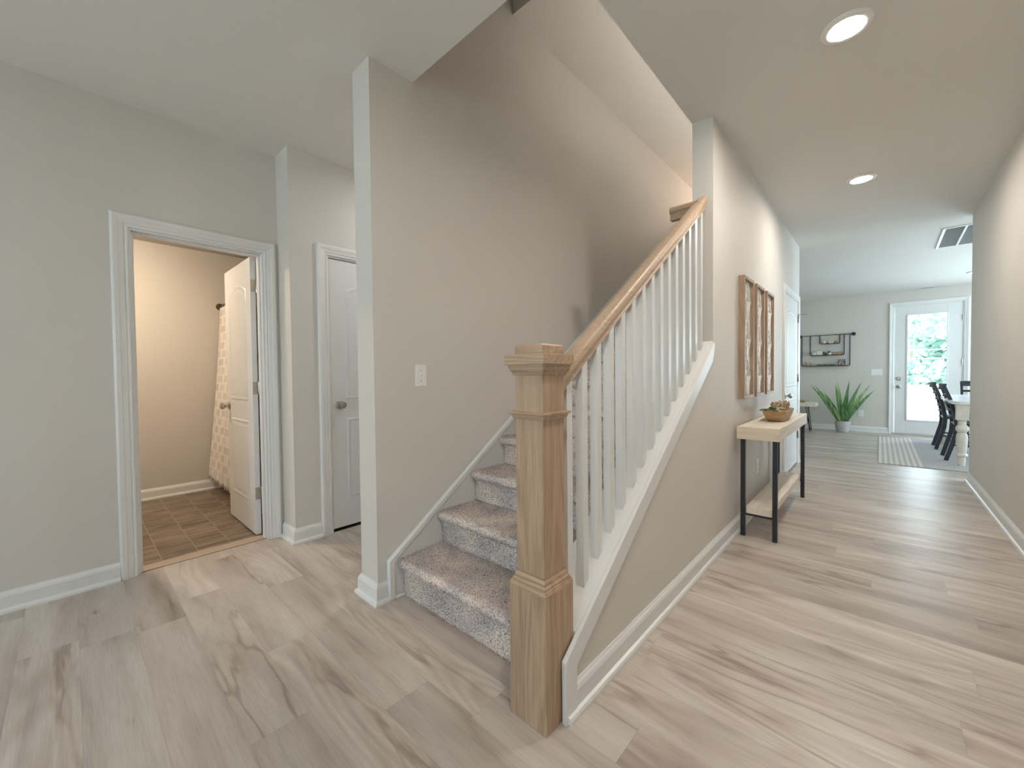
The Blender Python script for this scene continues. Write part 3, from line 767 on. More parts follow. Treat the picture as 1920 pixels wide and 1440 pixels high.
sw = thing('light_switch', 'white single toggle light switch on the stair partition wall', 'light switch', (XPr, 1.307, 1.161))
MB().box(XPr, XPr+.005, 1.270, 1.344, 1.101, 1.221).build('wall_plate', M['plastic'], sw, bevel=.002)
MB().box(XPr+.005, XPr+.0065, 1.302, 1.312, 1.149, 1.173).build('toggle_slot', M['plastic'], sw)
MB().add([(XPr+.005, 1.303, 1.154), (XPr+.005, 1.311, 1.154), (XPr+.005, 1.311, 1.166), (XPr+.005, 1.303, 1.166), (XPr+.017, 1.304, 1.167), (XPr+.017, 1.310, 1.167), (XPr+.016, 1.310, 1.174), (XPr+.016, 1.304, 1.174)],
         [(0,3,2,1),(4,5,6,7),(0,1,5,4),(1,2,6,5),(2,3,7,6),(3,0,4,7)]).build('toggle', M['plastic'], sw)
for z in (1.131, 1.191): MB().lathe_axis([(.0035, 0), (.003, .0012), (.001, .0014)], (XPr+.005, 1.307, z), (1, 0, 0), 10).build('screw', M['nickel'], sw)
def outlet(name, label, axis, c, w_=.075, h_=.118, gangs=0, dirn=1, cat='outlet'):
    t = thing(name, label, cat, c, group='white duplex outlets' if not gangs else None)
    def bb(a0, a1, z0, z1, d0, d1, nm, m_, bv=0.0):
        if axis == 'X': MB().box(c[0]+dirn*d0, c[0]+dirn*d1, c[1]+a0, c[1]+a1, c[2]+z0, c[2]+z1).build(nm, m_, t, bevel=bv)
        else: MB().box(c[0]+a0, c[0]+a1, c[1]+dirn*d0, c[1]+dirn*d1, c[2]+z0, c[2]+z1).build(nm, m_, t, bevel=bv)
    bb(-w_/2, w_/2, -h_/2, h_/2, 0, .005, 'wall_plate', M['plastic'], .002)
    if gangs:
        for g in range(gangs):
            a = (g-(gangs-1)/2)*.046; bb(a-.005, a+.005, -.008, .010, .005, .014, 'toggle', M['trim'])
    else:
        for z in (-.028, .012): bb(-.016, .016, z, z+.026, .005, .0075, 'socket', M['trim'], .003)
    return t
outlet('wall_outlet', 'white duplex outlet low on the hall wall behind the console table', 'X', (XC, 3.93, .355))
outlet('wall_outlet', 'white duplex outlet low on the far wall right of the potted plant', 'Y', (-.262, YF, .352), dirn=-1)
outlet('light_switch', 'white three gang switch plate on the far wall beside the back door', 'Y', (-.045, YF, 1.135), .165, .118, 3, -1, 'light switch')

# ------------------------------------------------------------------ bathroom: tub, rod, curtain, lamp
tub = thing('bathtub', 'white bathtub behind the shower curtain, only its apron showing', 'bathtub', (-4.25, 1.48, 0))
MB().box(XW+.001, XB-.02, 1.095, 1.12, 0, .40).box(XW+.001, XB-.02, 1.08, 1.16, .40, .44).box(XW+.001, XB-.02, 1.80, 1.868, .0, .44).box(XW+.001, XW+.07, 1.16, 1.80, 0, .44).box(XW+.07, XB-.02, 1.12, 1.80, .05, .09).build('tub_body', M['plastic'], tub, bevel=.006)
MB().box(XW+.016, XB-.13, 1.070, 1.095, 0, .022).build('tub_shoe_strip', M['trim'], tub, bevel=.004)
rod = thing('curtain_rod', 'dark bronze shower rod with round wall flange in the bathroom', 'curtain rod', (-4.25, 1.085, 1.905))
MB().tube([(XW+.004, 1.085, 1.905), (XB-.004, 1.085, 1.905)], .0125, 12).build('rod', M['bronze'], rod, smooth=True)
for x, d in ((XW, 1), (XB, -1)): MB().lathe_axis([(.034, 0), (.036, .006), (.026, .016), (.018, .030), (.018, .05)], (x, 1.085, 1.905), (d, 0, 0), 20).build('flange', M['bronze'], rod, smooth=True)
mc = mat('block_pattern_curtain', (.7, .66, .6), .8)
tcn = N(mc, 'ShaderNodeTexCoord'); sp_ = N(mc, 'ShaderNodeMapping'); sp_.inputs['Rotation'].default_value = (radians(90), 0, 0); L(mc, tcn.outputs['Object'], sp_.inputs[0])
bk = N(mc, 'ShaderNodeTexBrick'); bk.offset = .5; bk.inputs['Scale'].default_value = 1; bk.inputs['Brick Width'].default_value = .07; bk.inputs['Row Height'].default_value = .085
bk.inputs['Mortar Size'].default_value = .012; bk.inputs['Mortar Smooth'].default_value = .3
bk.inputs['Color1'].default_value = (.60, .56, .50, 1); bk.inputs['Color2'].default_value = (.70, .66, .60, 1); bk.inputs['Mortar'].default_value = (.78, .75, .70, 1)
L(mc, sp_.outputs[0], bk.inputs['Vector']); L(mc, bk.outputs['Color'], BS(mc).inputs['Base Color'])
BS(mc).inputs['Subsurface Weight'].default_value = .0
ct = MB(); nx_, nz_ = 150, 40; vs = []; fs = []
for jz in range(nz_+1):
    u = jz/nz_; z = 1.885-(1.885-.13)*u
    for ix in range(nx_+1):
        v = ix/nx_; x = XW+.02+v*(1.45+.0*u)
        amp = .018+.022*u
        y = 1.083-.115*u**1.4+amp*sin(v*95+sin(v*13)*1.5)*.8
        x += -.0*u + .01*sin(v*60+u*3)
        vs.append((x, y, z+.012*sin(v*50)*u))
for jz in range(nz_):
    for ix in range(nx_):
        a = jz*(nx_+1)+ix; fs.append((a, a+1, a+nx_+2, a+nx_+1))
co = ct.add(vs, fs).build('shower_curtain', mc, smooth=True)
sm = co.modifiers.new('thick', 'SOLIDIFY'); sm.thickness = .0015
tag(co, 'white shower curtain with pale block pattern hanging behind the open bathroom door', 'shower curtain')
bl = thing('bathroom_ceiling_light', 'round glowing ceiling lamp of the bathroom, above the doorway view', 'ceiling light', (-4.3, .05, 2.46))
MB().lathe([(.16, 0), (.16, -.02), (.15, -.022)], 0, 0, 30).build('lamp_base', M['plastic'], None, smooth=True).parent = bl
MB().lathe([(.15, -.022), (.14, -.05), (.10, -.075), (.05, -.087), (.001, -.09)], 0, 0, 30).build('lamp_shade', M['bathlamp'], None, smooth=True).parent = bl
# unseen pendant added behind the column to light the stair ceiling
sl = thing('stair_fill_light', 'small unseen pendant added as fill light over the upper stairs behind the column', 'ceiling light', (-1.10, 5.75, 3.62))
MB().lathe([(.05, 0), (.05, -.02), (.008, -.024), (.008, -.17), (.03, -.18)], 0, 0, 20).build('lamp_base', M['nickel'], None, smooth=True).parent = sl
MB().lathe([(.03, -.18), (.075, -.21), (.09, -.26), (.075, -.31), (.03, -.335), (.001, -.34)], 0, 0, 24).build('lamp_shade', M['stair_fill'], None, smooth=True).parent = sl

cv = thing('soffit_fill_strip', 'unseen slim fill strip added along the stairwell wall to brighten the stair ceiling', 'fill light', (XCl-.02, 3.9, 2.95))  # hidden glowing strip, added only to brighten the stair ceiling
MB().box(XCl-.040, XCl, 2.2, 5.6, 2.92, 2.945).build('housing', M['plastic'], cv, bevel=.002)
MB().box(XCl-.036, XCl-.004, 2.22, 5.58, 2.9455, 2.949).build('lens', emis('fill_strip_lens', (1, .94, .86), 42), cv)

# ------------------------------------------------------------------ wall art: three tall panels
mw = mat('carved_whitewashed_panel', (.72, .69, .64), .6)
tcn = N(mw, 'ShaderNodeTexCoord'); mpw = N(mw, 'ShaderNodeMapping'); mpw.inputs['Rotation'].default_value = (0, radians(90), 0); mpw.inputs['Scale'].default_value = (1, 1, 1)
nw_ = N(mw, 'ShaderNodeTexNoise'); nw_.inputs['Scale'].default_value = 14; nw_.inputs['Detail'].default_value = 4
L(mw, tcn.outputs['Object'], nw_.inputs['Vector'])
rw = N(mw, 'ShaderNodeValToRGB'); rw.color_ramp.elements[0].position = .38; rw.color_ramp.elements[0].color = (.56, .51, .45, 1); rw.color_ramp.elements[1].position = .58; rw.color_ramp.elements[1].color = (.82, .80, .77, 1)
L(mw, nw_.outputs['Fac'], rw.inputs[0]); L(mw, rw.outputs[0], BS(mw).inputs['Base Color'])
mcarve = noisy('white_fretwork', (.70, .68, .64), (.80, .78, .75), 20, rough=.6)
arts = [(3.315, 3.615, 'left'), (3.715, 4.010, 'middle'), (4.110, 4.425, 'right')]
labs = ['tall wood framed carved panel nearest the column, first of the three on the hall wall',
        'tall wood framed carved panel in the middle of the three on the hall wall',
        'tall wood framed carved panel nearest the closet door, last of the three on the hall wall']
for (ya_, yb_, _), lb in zip(arts, labs):
    t = thing('wall_art_panel', lb, 'wall art', (XC, (ya_+yb_)/2, 1.41), group='three carved wall panels')
    z0, z1, f_ = .965, 1.868, .022
    MB().box(XC, XC+.042, ya_, ya_+f_, z0, z1).box(XC, XC+.042, yb_-f_, yb_, z0, z1).box(XC, XC+.042, ya_+f_, yb_-f_, z0, z0+f_).box(XC, XC+.042, ya_+f_, yb_-f_, z1-f_, z1).build('frame', M['frame'], t, bevel=.001)
    MB().box(XC+.001, XC+.018, ya_+f_, yb_-f_, z0+f_, z1-f_).build('panel', mw, t)
    fw = MB(); xm = XC+.022; ym = (ya_+yb_)/2; hw = (yb_-ya_)/2-f_-.004; zc_ = (z0+z1)/2; hh = (z1-z0)/2-f_-.004
    def seg(a, b, r=.0045): fw.bar([(xm, a[0], a[1]), (xm, b[0], b[1])], r, .003, side=(0, -(b[1]-a[1]), b[0]-a[0]))
    nd = 3; ph = hh*2/nd
    for q in range(nd):
        zc0 = z0+f_+.004+ph*(q+.5)
        for sc_ in (1, .62, .28):
            a_, b_ = hw*sc_, ph/2*sc_
            seg((ym-a_, zc0), (ym, zc0+b_)); seg((ym, zc0+b_), (ym+a_, zc0)); seg((ym+a_, zc0), (ym, zc0-b_)); seg((ym, zc0-b_), (ym-a_, zc0))
    fw.build('fretwork', mcarve, t)

# ------------------------------------------------------------------ console table
CT = thing('console_table', 'narrow console table with thick pale wood top on square black metal legs', 'console table', (-.62, 3.87, 0))
MB().box(-.748, -.492, 3.185, 4.555, .689, .776).build('tabletop', M['pale'], CT, bevel=.003)
MB().box(-.748, -.492, 3.1835, 3.1865, .690, .775).build('end_board', M['paleend'], CT)
for x in (-.727, -.534):
    for y in (3.197, 4.52):
        MB().box(x, x+.029, y, y+.029, 0, .689).build('leg', M['black'], CT, bevel=.001)
MB().box(-.690, -.535, 3.205, 4.54, .163, .217).build('lower_shelf', M['pale'], CT, bevel=.003)
MB().box(-.698, -.534, 3.203, 3.213, .150, .163).build('cross_bar', M['black'], CT)
MB().box(-.698, -.534, 4.530, 4.540, .150, .163).build('cross_bar', M['black'], CT)

# dough bowl with greenery
def trough(mb, cx, cy, z0, L_, W_, Hh, th=.012):
    nA, rows = 40, []
    def ring(sx_, sy_, z): return [(cx+sx_*np.sign(cos(a))*abs(cos(a))**.45, cy+sy_*np.sign(sin(a))*abs(sin(a))**.45, z) for a in [2*pi*k/nA for k in range(nA)]]
    for u, z in ((.0, 0), (.62, 0), (.70, .004), (.84, .35*Hh), (.95, .75*Hh), (1.0, Hh)): rows.append(ring(W_*max(u, .01), L_*max(u, .01), z0+z))
    for u, z in ((1.0-.06, Hh), (.88, .7*Hh), (.76, .35*Hh), (.6, .12*Hh), (.01, .11*Hh)): rows.append(ring(W_*u, L_*(u+.03 if u > .1 else u), z0+z))
    vs = [p for r_ in rows for p in r_]; fs = []
    for i in range(len(rows)-1):
        for k_ in range(nA): fs.append((i*nA+k_, i*nA+(k_+1) % nA, (i+1)*nA+(k_+1) % nA, (i+1)*nA+k_))
    return mb.add(vs, fs)
db = trough(MB(), -.600, 3.84, .777, .262, .084, .080).build('dough_bowl', M['bowl'], smooth=True)
tag(db, 'long carved wooden dough bowl on the console table holding greenery', 'bowl')
gl1 = noisy('grey_green_leaf', (.16, .24, .10), (.30, .40, .20), 30, rough=.6)
gl2 = noisy('sage_leaf', (.28, .36, .20), (.45, .50, .32), 30, rough=.6)
def leaf(mb, p, d, L_, W_, upv=(0, 0, 1), bend=.2):
    p = Vector(p); d = Vector(d).normalized(); s_ = d.cross(Vector(upv)).normalized(); n_ = s_.cross(d).normalized()
    vs = []; fs = []; K = 7
    for i in range(K+1):
        u = i/K; wv = W_*sin(pi*min(1, u*.96+.04))**.8*.5+.0004; c_ = p+d*(L_*u)+n_*(-bend*L_*u*u)
        vs += [tuple(c_-s_*wv+n_*(wv*.25)), tuple(c_), tuple(c_+s_*wv+n_*(wv*.25))]
    for i in range(K): a = i*3; fs += [(a, a+1, a+4, a+3), (a+1, a+2, a+5, a+4)]
    return mb.add(vs, fs)
random.seed(5)
def sprig(y, x, z, lab, m_, n, sz, spread, dirs=None):
    t = thing('greenery_sprig', lab, 'greenery', (x, y, z), group='leaf sprigs in the dough bowl')
    st = MB().tube([(x, y+.05, z-.035), (x, y, z-.005), (x-.01, y-.05, z+.012)], .003, 6).build('stem', m_, t)
    mb = MB()
    for i in range(n):
        a = random.uniform(0, 2*pi) if dirs is None else dirs[i % len(dirs)]+random.uniform(-.3, .3); e = random.uniform(.2, .8)
        leaf(mb, (x+random.uniform(-.02, .02), y+random.uniform(-.03, .03), z-.005), (cos(a)*cos(e), sin(a)*cos(e), sin(e)*spread), sz*random.uniform(.7, 1.1), sz*.42)
    o_ = mb.build('leaves', m_, t, smooth=True); sd = o_.modifiers.new('t', 'SOLIDIFY'); sd.thickness = .0015
    return t
sprig(3.63, -.612, .872, 'broad green leaf sprig spilling over the near end of the dough bowl', gl1, 11, .085, .7, dirs=[-pi/2, -pi/2-.7, pi, -2.2, -1.0, 2.6])
sprig(3.76, -.600, .872, 'sage green leaf sprig in the middle of the dough bowl', gl2, 13, .06, .5)
def cone(x, y, z, r, lab, m_):
    """artichoke-like ball of overlapping scales"""
    t = thing('decorative_artichoke', lab, 'decoration', (x, y, z-r), group='dried artichokes in the dough bowl')
    MB().lathe([(.001, z-r), (r*.6, z-r*.8), (r*.93, z-r*.2), (r*.85, z+r*.4), (r*.45, z+r*.85), (.001, z+r)], x, y, 14).build('core', m_, t, smooth=True)
    mb = MB()
    for q in range(5):
        ph_ = -.7+q*.38; n = 9-q
        for k_ in range(n):
            a = 2*pi*(k_+.5*(q % 2))/n; rr = r*cos(ph_)*.95
            leaf(mb, (x+rr*cos(a), y+rr*sin(a), z+r*sin(ph_)), (cos(a)*.35, sin(a)*.35, .9), r*.8, r*.7, (cos(a), sin(a), .2), -.1)
    o_ = mb.build('scales', m_, t, smooth=True); sd = o_.modifiers.new('t', 'SOLIDIFY'); sd.thickness = .0015
blush = noisy('blush_dried_petal', (.50, .34, .24), (.66, .50, .38), 30, rough=.7)
tanp = noisy('tan_dried_petal', (.46, .36, .22), (.62, .50, .34), 30, rough=.7)
cone(-.618, 3.865, .872, .033, 'blush dried artichoke in the dough bowl beside the sage sprig', blush)
cone(-.585, 3.965, .876, .034, 'tan dried artichoke in the dough bowl, between the blush and olive ones', tanp)
cone(-.628, 4.03, .868, .028, 'smallest olive dried artichoke at the far end of the dough bowl', gl2)

# ------------------------------------------------------------------ far wall shelf with decor
WS = thing('wall_shelf', 'black metal nested wall shelf of three tiers hung from a rod on the far wall', 'wall shelf', (-.80, YF, 1.25))
MB().tube([(-1.225, YF-.055, 1.880), (-.385, YF-.055, 1.880)], .0065, 8).build('rod', M['black'], WS, smooth=True)
for x in (-1.228, -.378): MB().lathe_axis([(.034, 0), (.034, .008), (.016, .014), (.012, .05), (.022, .056), (.022, .070), (.001, .074)], (x, YF, 1.880), (0, -1, 0), 18).build('wall_flange', M['black'], WS, smooth=True)
def tier(x0, x1, zb):
    mb = MB(); r = .025
    for y in (YF-.105, YF-.012):
        pts = [(x0, y, 1.876), (x0, y, zb+r)]
        for a in (22, 45, 68): pts.append((x0+r-r*cos(radians(a)), y, zb+r-r*sin(radians(a))))
        pts += [(x0+r, y, zb), (x1-r, y, zb)]
        for a in (68, 45, 22): pts.append((x1-r+r*cos(radians(a)), y, zb+r-r*sin(radians(a))))
        pts += [(x1, y, zb+r), (x1, y, 1.876)]
        mb.tube(pts, .0055, 6)
    mb.box(x0, x0+.004, YF-.105, YF-.012, 1.872, 1.884); mb.box(x1-.004, x1, YF-.105, YF-.012, 1.872, 1.884)
    mb.box(x0+r*.6, x1-r*.6, YF-.105, YF-.012, zb-.004, zb+.004)
    mb.build('shelf_tier', M['black'], WS, smooth=True)
TZ = [1.268, 1.482, 1.708]
tier(-1.188, -.430, TZ[0]); tier(-1.048, -.517, TZ[1]); tier(-.893, -.583, TZ[2])
ysh = YF-.06
cream = noisy('cream_ceramic', (.72, .69, .60), (.78, .75, .66), 20, rough=.5)
tanm = noisy('tan_wood_block', (.42, .30, .17), (.60, .46, .30), 25, rough=.6)
dk = noisy('dark_brown_block', (.05, .03, .022), (.11, .06, .04), 40, rough=.5)
def deco(mb, name, lab, cat, m_, **k): return tag(mb.build(name, m_, **k), lab, cat)
def house(cx, w_, h_, z):
    return MB().prism([(cx-w_/2, z), (cx+w_/2, z), (cx+w_/2, z+h_*.65), (cx, z+h_), (cx-w_/2, z+h_*.65)], 'Y', ysh-.02, ysh+.02)
z = TZ[2]+.004
deco(MB().lathe([(.024, z), (.026, z+.01), (.026, z+.045), (.022, z+.05)], -.825, ysh, 16), 'candle', 'short cream candle at the left of the top shelf tier', 'candle', cream, bevel=0)
t = house(-.765, .042, .062, z).build('wooden_house', tanm, bevel=.001); tag(t, 'small tan wooden house figure between candle and cream house on the top tier', 'figurine', 'tan wooden houses on the top shelf tier')
MB().box(-.772, -.758, ysh-.0215, ysh-.0195, z, z+.025).build('doorway', dk, t)
t = house(-.712, .06, .070, z).build('ceramic_house', cream, bevel=.001); tag(t, 'cream ceramic house figure in the middle of the top tier', 'figurine')
MB().box(-.718, -.706, ysh-.0215, ysh-.0195, z+.03, z+.045).build('window_opening', dk, t)
t = house(-.660, .036, .058, z).build('wooden_house', tanm, bevel=.001); tag(t, 'small tan wooden house figure right of the cream house on the top tier', 'figurine', 'tan wooden houses on the top shelf tier')
MB().box(-.666, -.654, ysh-.0215, ysh-.0195, z, z+.03).build('doorway', dk, t)
deco(MB().lathe([(.018, z), (.022, z+.02), (.015, z+.045), (.018, z+.06)], -.620, ysh, 14), 'vase', 'tiny brown vase at the right end of the top tier', 'vase', tanm, bevel=0)
z = TZ[1]+.004
deco(MB().box(-1.005, -.945, ysh-.03, ysh+.03, z, z+.058), 'cream_box', 'low cream box at the left end of the middle shelf tier', 'box', cream, bevel=.003)['group'] = 'cream boxes on the middle shelf tier'
deco(MB().box(-.935, -.85, ysh-.03, ysh+.03, z, z+.078), 'cream_box', 'taller cream box beside the low one on the middle shelf tier', 'box', cream, bevel=.003)['group'] = 'cream boxes on the middle shelf tier'
deco(MB().prism([(-.840, z), (-.785, z), (-.785, z+.03), (-.840, z+.072)], 'Y', ysh-.02, ysh+.02), 'wedge_block', 'dark brown wedge shaped block next to the succulent pot', 'block', dk, bevel=.001)
t = thing('potted_succulent', 'tiny green succulent in a white pot on the middle shelf tier', 'plant', (-.745, ysh, z))
MB().lathe([(.020, z), (.030, z+.015), (.031, z+.042), (.027, z+.043), (.025, z+.036)], -.745, ysh, 18, cap=True).build('pot', cream, t, smooth=True)
mb = MB()
for i in range(22):
    a = i*2.4; e = .3+1.2*(i/22); leaf(mb, (-.745, ysh, z+.038), (cos(a)*cos(e), sin(a)*cos(e), sin(e)), .03+.018*(i/22), .015)
mb.build('foliage', noisy('succulent', (.02, .10, .05), (.05, .2, .1), 40, rough=.6), t, smooth=True)
t = thing('wooden_sign', 'low framed wooden sign with faint lettering at the right of the middle tier', 'sign', (-.615, ysh, z))
MB().box(-.695, -.535, ysh-.008, ysh+.008, z, z+.055).build('board', tanm, t, bevel=.002)
MB().box(-.695, -.535, ysh-.012, ysh-.008, z, z+.006).box(-.695, -.535, ysh-.012, ysh-.008, z+.049, z+.055).box(-.695, -.689, ysh-.012, ysh-.008, z, z+.055).box(-.541, -.535, ysh-.012, ysh-.008, z, z+.055).build('frame', dk, t)
z = TZ[0]+.004
for i, (x, hh_, lab) in enumerate([(-1.145, .052, 'tan spindle figure at the left end of the bottom shelf tier'), (-1.115, .085, 'tall knobbed tan spindle second from left on the bottom shelf tier'), (-1.078, .058, 'short stout tan spindle third from left on the bottom tier'),
                                    (-1.045, .090, 'tallest tan spindle in the cluster on the bottom tier'), (-1.012, .066, 'medium height tan spindle between the tallest and the shortest on the bottom tier'), (-.980, .040, 'shortest tan spindle at the right of the bottom tier cluster')]):
    deco(MB().lathe([(.013, z), (.014, z+.008), (.008, z+hh_*.3), (.013, z+hh_*.5), (.006, z+hh_*.68), (.011, z+hh_*.84), (.009, z+hh_*.95), (.002, z+hh_)], x, ysh+(.01 if i % 2 else -.012), 12), 'wooden_spindle', lab, 'figurine', tanm, smooth=True)['group'] = 'tan spindles on the bottom shelf tier'
t = thing('word_block', 'long low black block sign with pale lettering on the bottom shelf tier', 'sign', (-.80, ysh, z))
MB().box(-.94, -.665, ysh-.015, ysh+.015, z, z+.032).build('block', dk, t, bevel=.001)
lt = MB(); x = -.925; random.seed(3)
while x < -.68:
    w_ = random.choice([.006, .009, .011]); hgt = random.choice([.012, .016])
    lt.box(x, x+w_*.35, ysh-.0165, ysh-.0148, z+.008, z+.008+hgt); lt.box(x, x+w_, ysh-.0165, ysh-.0148, z+.006+hgt, z+.009+hgt); x += w_+.005
    if random.random() < .2: x += .01
lt.build('lettering', cream, t)
t = thing('picture_frame', 'small square black framed picture at the right of the bottom shelf tier', 'picture frame', (-.55, ysh, z))
MB().box(-.605, -.597, ysh-.01, ysh+.006, z, z+.118).box(-.503, -.495, ysh-.01, ysh+.006, z, z+.118).box(-.597, -.503, ysh-.01, ysh+.006, z, z+.008).box(-.597, -.503, ysh-.01, ysh+.006, z+.110, z+.118).build('frame', M['black'], t)
MB().box(-.597, -.503, ysh-.002, ysh+.004, z+.008, z+.110).build('picture', noisy('mottled_picture', (.12, .09, .08), (.55, .45, .40), 60, stretch=(1, 1, .35), rough=.6, detail=2), t)

# ------------------------------------------------------------------ hairpin side table, tray
ST = thing('side_table', 'low side table with pale wood slab top and black hairpin legs at the far wall', 'side table', (-1.3, 9.88, 0))
MB().box(-1.75, -.905, 9.66, 10.10, .478, .548).build('tabletop', M['pale'], ST, bevel=.004)
def hairpin(x, y, dx, dy):
    mb = MB(); top1 = (x-dx*.0, y, .478); pts = [(x, y, .478), (x+dx*.02, y+dy*.02, .25), (x+dx*.045, y+dy*.035, .03), (x+dx*.052, y+dy*.03, .007), (x+dx*.045-.01*dx, y+dy*.02, .007), (x+dx*.03, y+dy*.0, .03), (x-dx*.01, y-dy*.05, .25), (x-dx*.04, y-dy*.09, .478)]
    return mb.tube(pts, .006, 8).build('hairpin_leg', M['black'], ST, smooth=True)
hairpin(-1.04, 9.72, 1, -1); hairpin(-1.06, 10.04, 1, 1); hairpin(-1.60, 9.72, -1, -1); hairpin(-1.60, 10.04, -1, 1)
deco(MB().box(-1.42, -1.10, 9.78, 9.96, .5485, .585), 'wooden_tray', 'small brown wooden tray lying on the hairpin side table', 'tray', noisy('brown_tray', (.28, .15, .09), (.40, .24, .15), 20, rough=.5), bevel=.004)

# ------------------------------------------------------------------ potted agave
PX, PY = -.520, 9.93
PT = thing('potted_agave', 'spiky green plant in a round light grey pot on the floor by the far wall', 'plant', (PX, PY, 0))
MB().lathe([(.075, .0), (.085, .004), (.108, .08), (.119, .16), (.118, .208), (.110, .212), (.106, .204), (.106, .185)], PX, PY, 32).build('pot', noisy('grey_pot', (.46, .45, .43), (.52, .51, .49), 12, rough=.7), PT, smooth=True)
MB().lathe([(.105, .178), (.001, .19)], PX, PY, 20, cap=False).build('soil', noisy('soil', (.01, .008, .006), (.06, .045, .03), 60, rough=.95, bump=.4), PT)
ga = noisy('agave_green', (.05, .17, .055), (.24, .45, .18), 26, stretch=(1, 1, .2), rough=.45)
gb = noisy('agave_yellow_green', (.15, .29, .08), (.46, .58, .26), 22, stretch=(1, 1, .2), rough=.45)
tips = [(-.60, 1.0, -.05), (-.42, .995, .0), (-.25, .955, -.05), (-.12, .915, .02), (-.065, .81, -.05), (-1.02, .90, -.05), (-.96, .885, .04), (-.80, .76, -.12), (-.57, .78, -.18), (-.64, .93, .05), (-.33, .76, -.12), (-.47, .72, -.22), (-.70, .55, -.25), (-.38, .60, -.25), (-.88, .66, .06), (-.20, .62, .08)]
for i, (tx_, tz_, ty_) in enumerate(tips):
    b0 = Vector((PX+(tx_-PX)*.10, PY+ty_*.2, .185)); tp = Vector((tx_, PY+ty_, tz_)); K = 10; vs = []; fs = []
    d_ = tp-b0; s_ = d_.cross(Vector((0, 1, .15))).normalized(); n_ = s_.cross(d_).normalized()
    W_ = .040 if tz_ > .7 else .034
    mid = b0+d_*.5+Vector((-(tx_-PX)*.10, 0, .045))
    for q in range(K+1):
        u = q/K; c_ = b0*(1-u)**2+mid*2*u*(1-u)+tp*u*u
        wv = W_*(.42+.58*sin(pi*min(1, u*1.25+.02))) if u < .55 else W_*(1-((u-.40)/.6)**1.5)*.98
        wv = max(wv, .0008)*.82
        vs += [tuple(c_-s_*wv-n_*wv*.45), tuple(c_+n_*.000), tuple(c_+s_*wv-n_*wv*.45)]
    for q in range(K): a = q*3; fs += [(a, a+1, a+4, a+3), (a+1, a+2, a+5, a+4)]
    lo = MB().add(vs, fs).build('leaf', gb if i % 3 == 0 else ga, PT, smooth=True); sd = lo.modifiers.new('t', 'SOLIDIFY'); sd.thickness = .003

# ------------------------------------------------------------------ rug, dining table, chairs
mr_ = mat('striped_flatweave', (.5, .47, .44), .95, spec=.1)
tcn = N(mr_, 'ShaderNodeTexCoord'); sx_n = N(mr_, 'ShaderNodeSeparateXYZ'); L(mr_, tcn.outputs['Object'], sx_n.inputs[0])
mm1 = N(mr_, 'ShaderNodeMath', operation='MULTIPLY'); mm1.inputs[1].default_value = 2*pi/.052; L(mr_, sx_n.outputs['X'], mm1.inputs[0])
ms = N(mr_, 'ShaderNodeMath', operation='SINE'); L(mr_, mm1.outputs[0], ms.inputs[0])
rs = N(mr_, 'ShaderNodeValToRGB'); rs.color_ramp.elements[0].position = .35; rs.color_ramp.elements[0].color = (.48, .445, .41, 1); rs.color_ramp.elements[1].position = .65; rs.color_ramp.elements[1].color = (.66, .62, .56, 1)
mrg = N(mr_, 'ShaderNodeMapRange'); mrg.inputs['From Min'].default_value = -1; L(mr_, ms.outputs[0], mrg.inputs['Value']); L(mr_, mrg.outputs[0], rs.inputs[0])
gt = N(mr_, 'ShaderNodeMath', operation='GREATER_THAN'); gt.inputs[1].default_value = .40; L(mr_, sx_n.outputs['X'], gt.inputs[0])
nz2 = N(mr_, 'ShaderNodeTexNoise'); nz2.inputs['Scale'].default_value = 90; L(mr_, tcn.outputs['Object'], nz2.inputs['Vector'])
rn = N(mr_, 'ShaderNodeValToRGB'); rn.color_ramp.elements[0].color = (.32, .31, .31, 1); rn.color_ramp.elements[1].color = (.58, .56, .54, 1); L(mr_, nz2.outputs['Fac'], rn.inputs[0])
mxr = N(mr_, 'ShaderNodeMix', data_type='RGBA'); L(mr_, gt.outputs[0], mxr.inputs[0]); L(mr_, rs.outputs[0], mxr.inputs[6]); L(mr_, rn.outputs[0], mxr.inputs[7]); L(mr_, mxr.outputs[2], BS(mr_).inputs['Base Color'])
ru = MB().box(-.01, 2.35, 6.815, 9.60, 0.0005, .009)
ro = ru.build('area_rug', mr_, bevel=.003); tag(ro, 'flat grey rug with striped left border under the dining table', 'rug')
RZ = .0095

whitew = noisy('antique_white_paint', (.62, .58, .50), (.70, .66, .58), 8, rough=.4)
whitet = noisy('white_tabletop', (.72, .73, .74), (.78, .79, .80), 6, rough=.25)
DT = thing('dining_table', 'white dining table with thick turned legs standing on the rug', 'dining table', (1.17, 8.15, RZ))
tx0, tx1, ty0, ty1 = .645, 1.70, 7.12, 9.18
pl = []; r = .09
for cx_, cy_, a0_ in ((tx1-r, ty0+r, -90), (tx1-r, ty1-r, 0), (tx0+r, ty1-r, 90), (tx0+r, ty0+r, 180)):
    for q in range(7): a = radians(a0_+15*q); pl.append((cx_+r*cos(a), cy_+r*sin(a)))
MB().prism(pl, 'Z', .748, .785).build('tabletop', whitet, DT, bevel=.006)
MB().box(tx0+.06, tx1-.06, ty0+.06, ty0+.085, .65, .748).box(tx0+.06, tx1-.06, ty1-.085, ty1-.06, .65, .748).box(tx0+.06, tx0+.085, ty0+.085, ty1-.085, .65, .748).box(tx1-.085, tx1-.06, ty0+.085, ty1-.085, .65, .748).build('apron', whitew, DT)
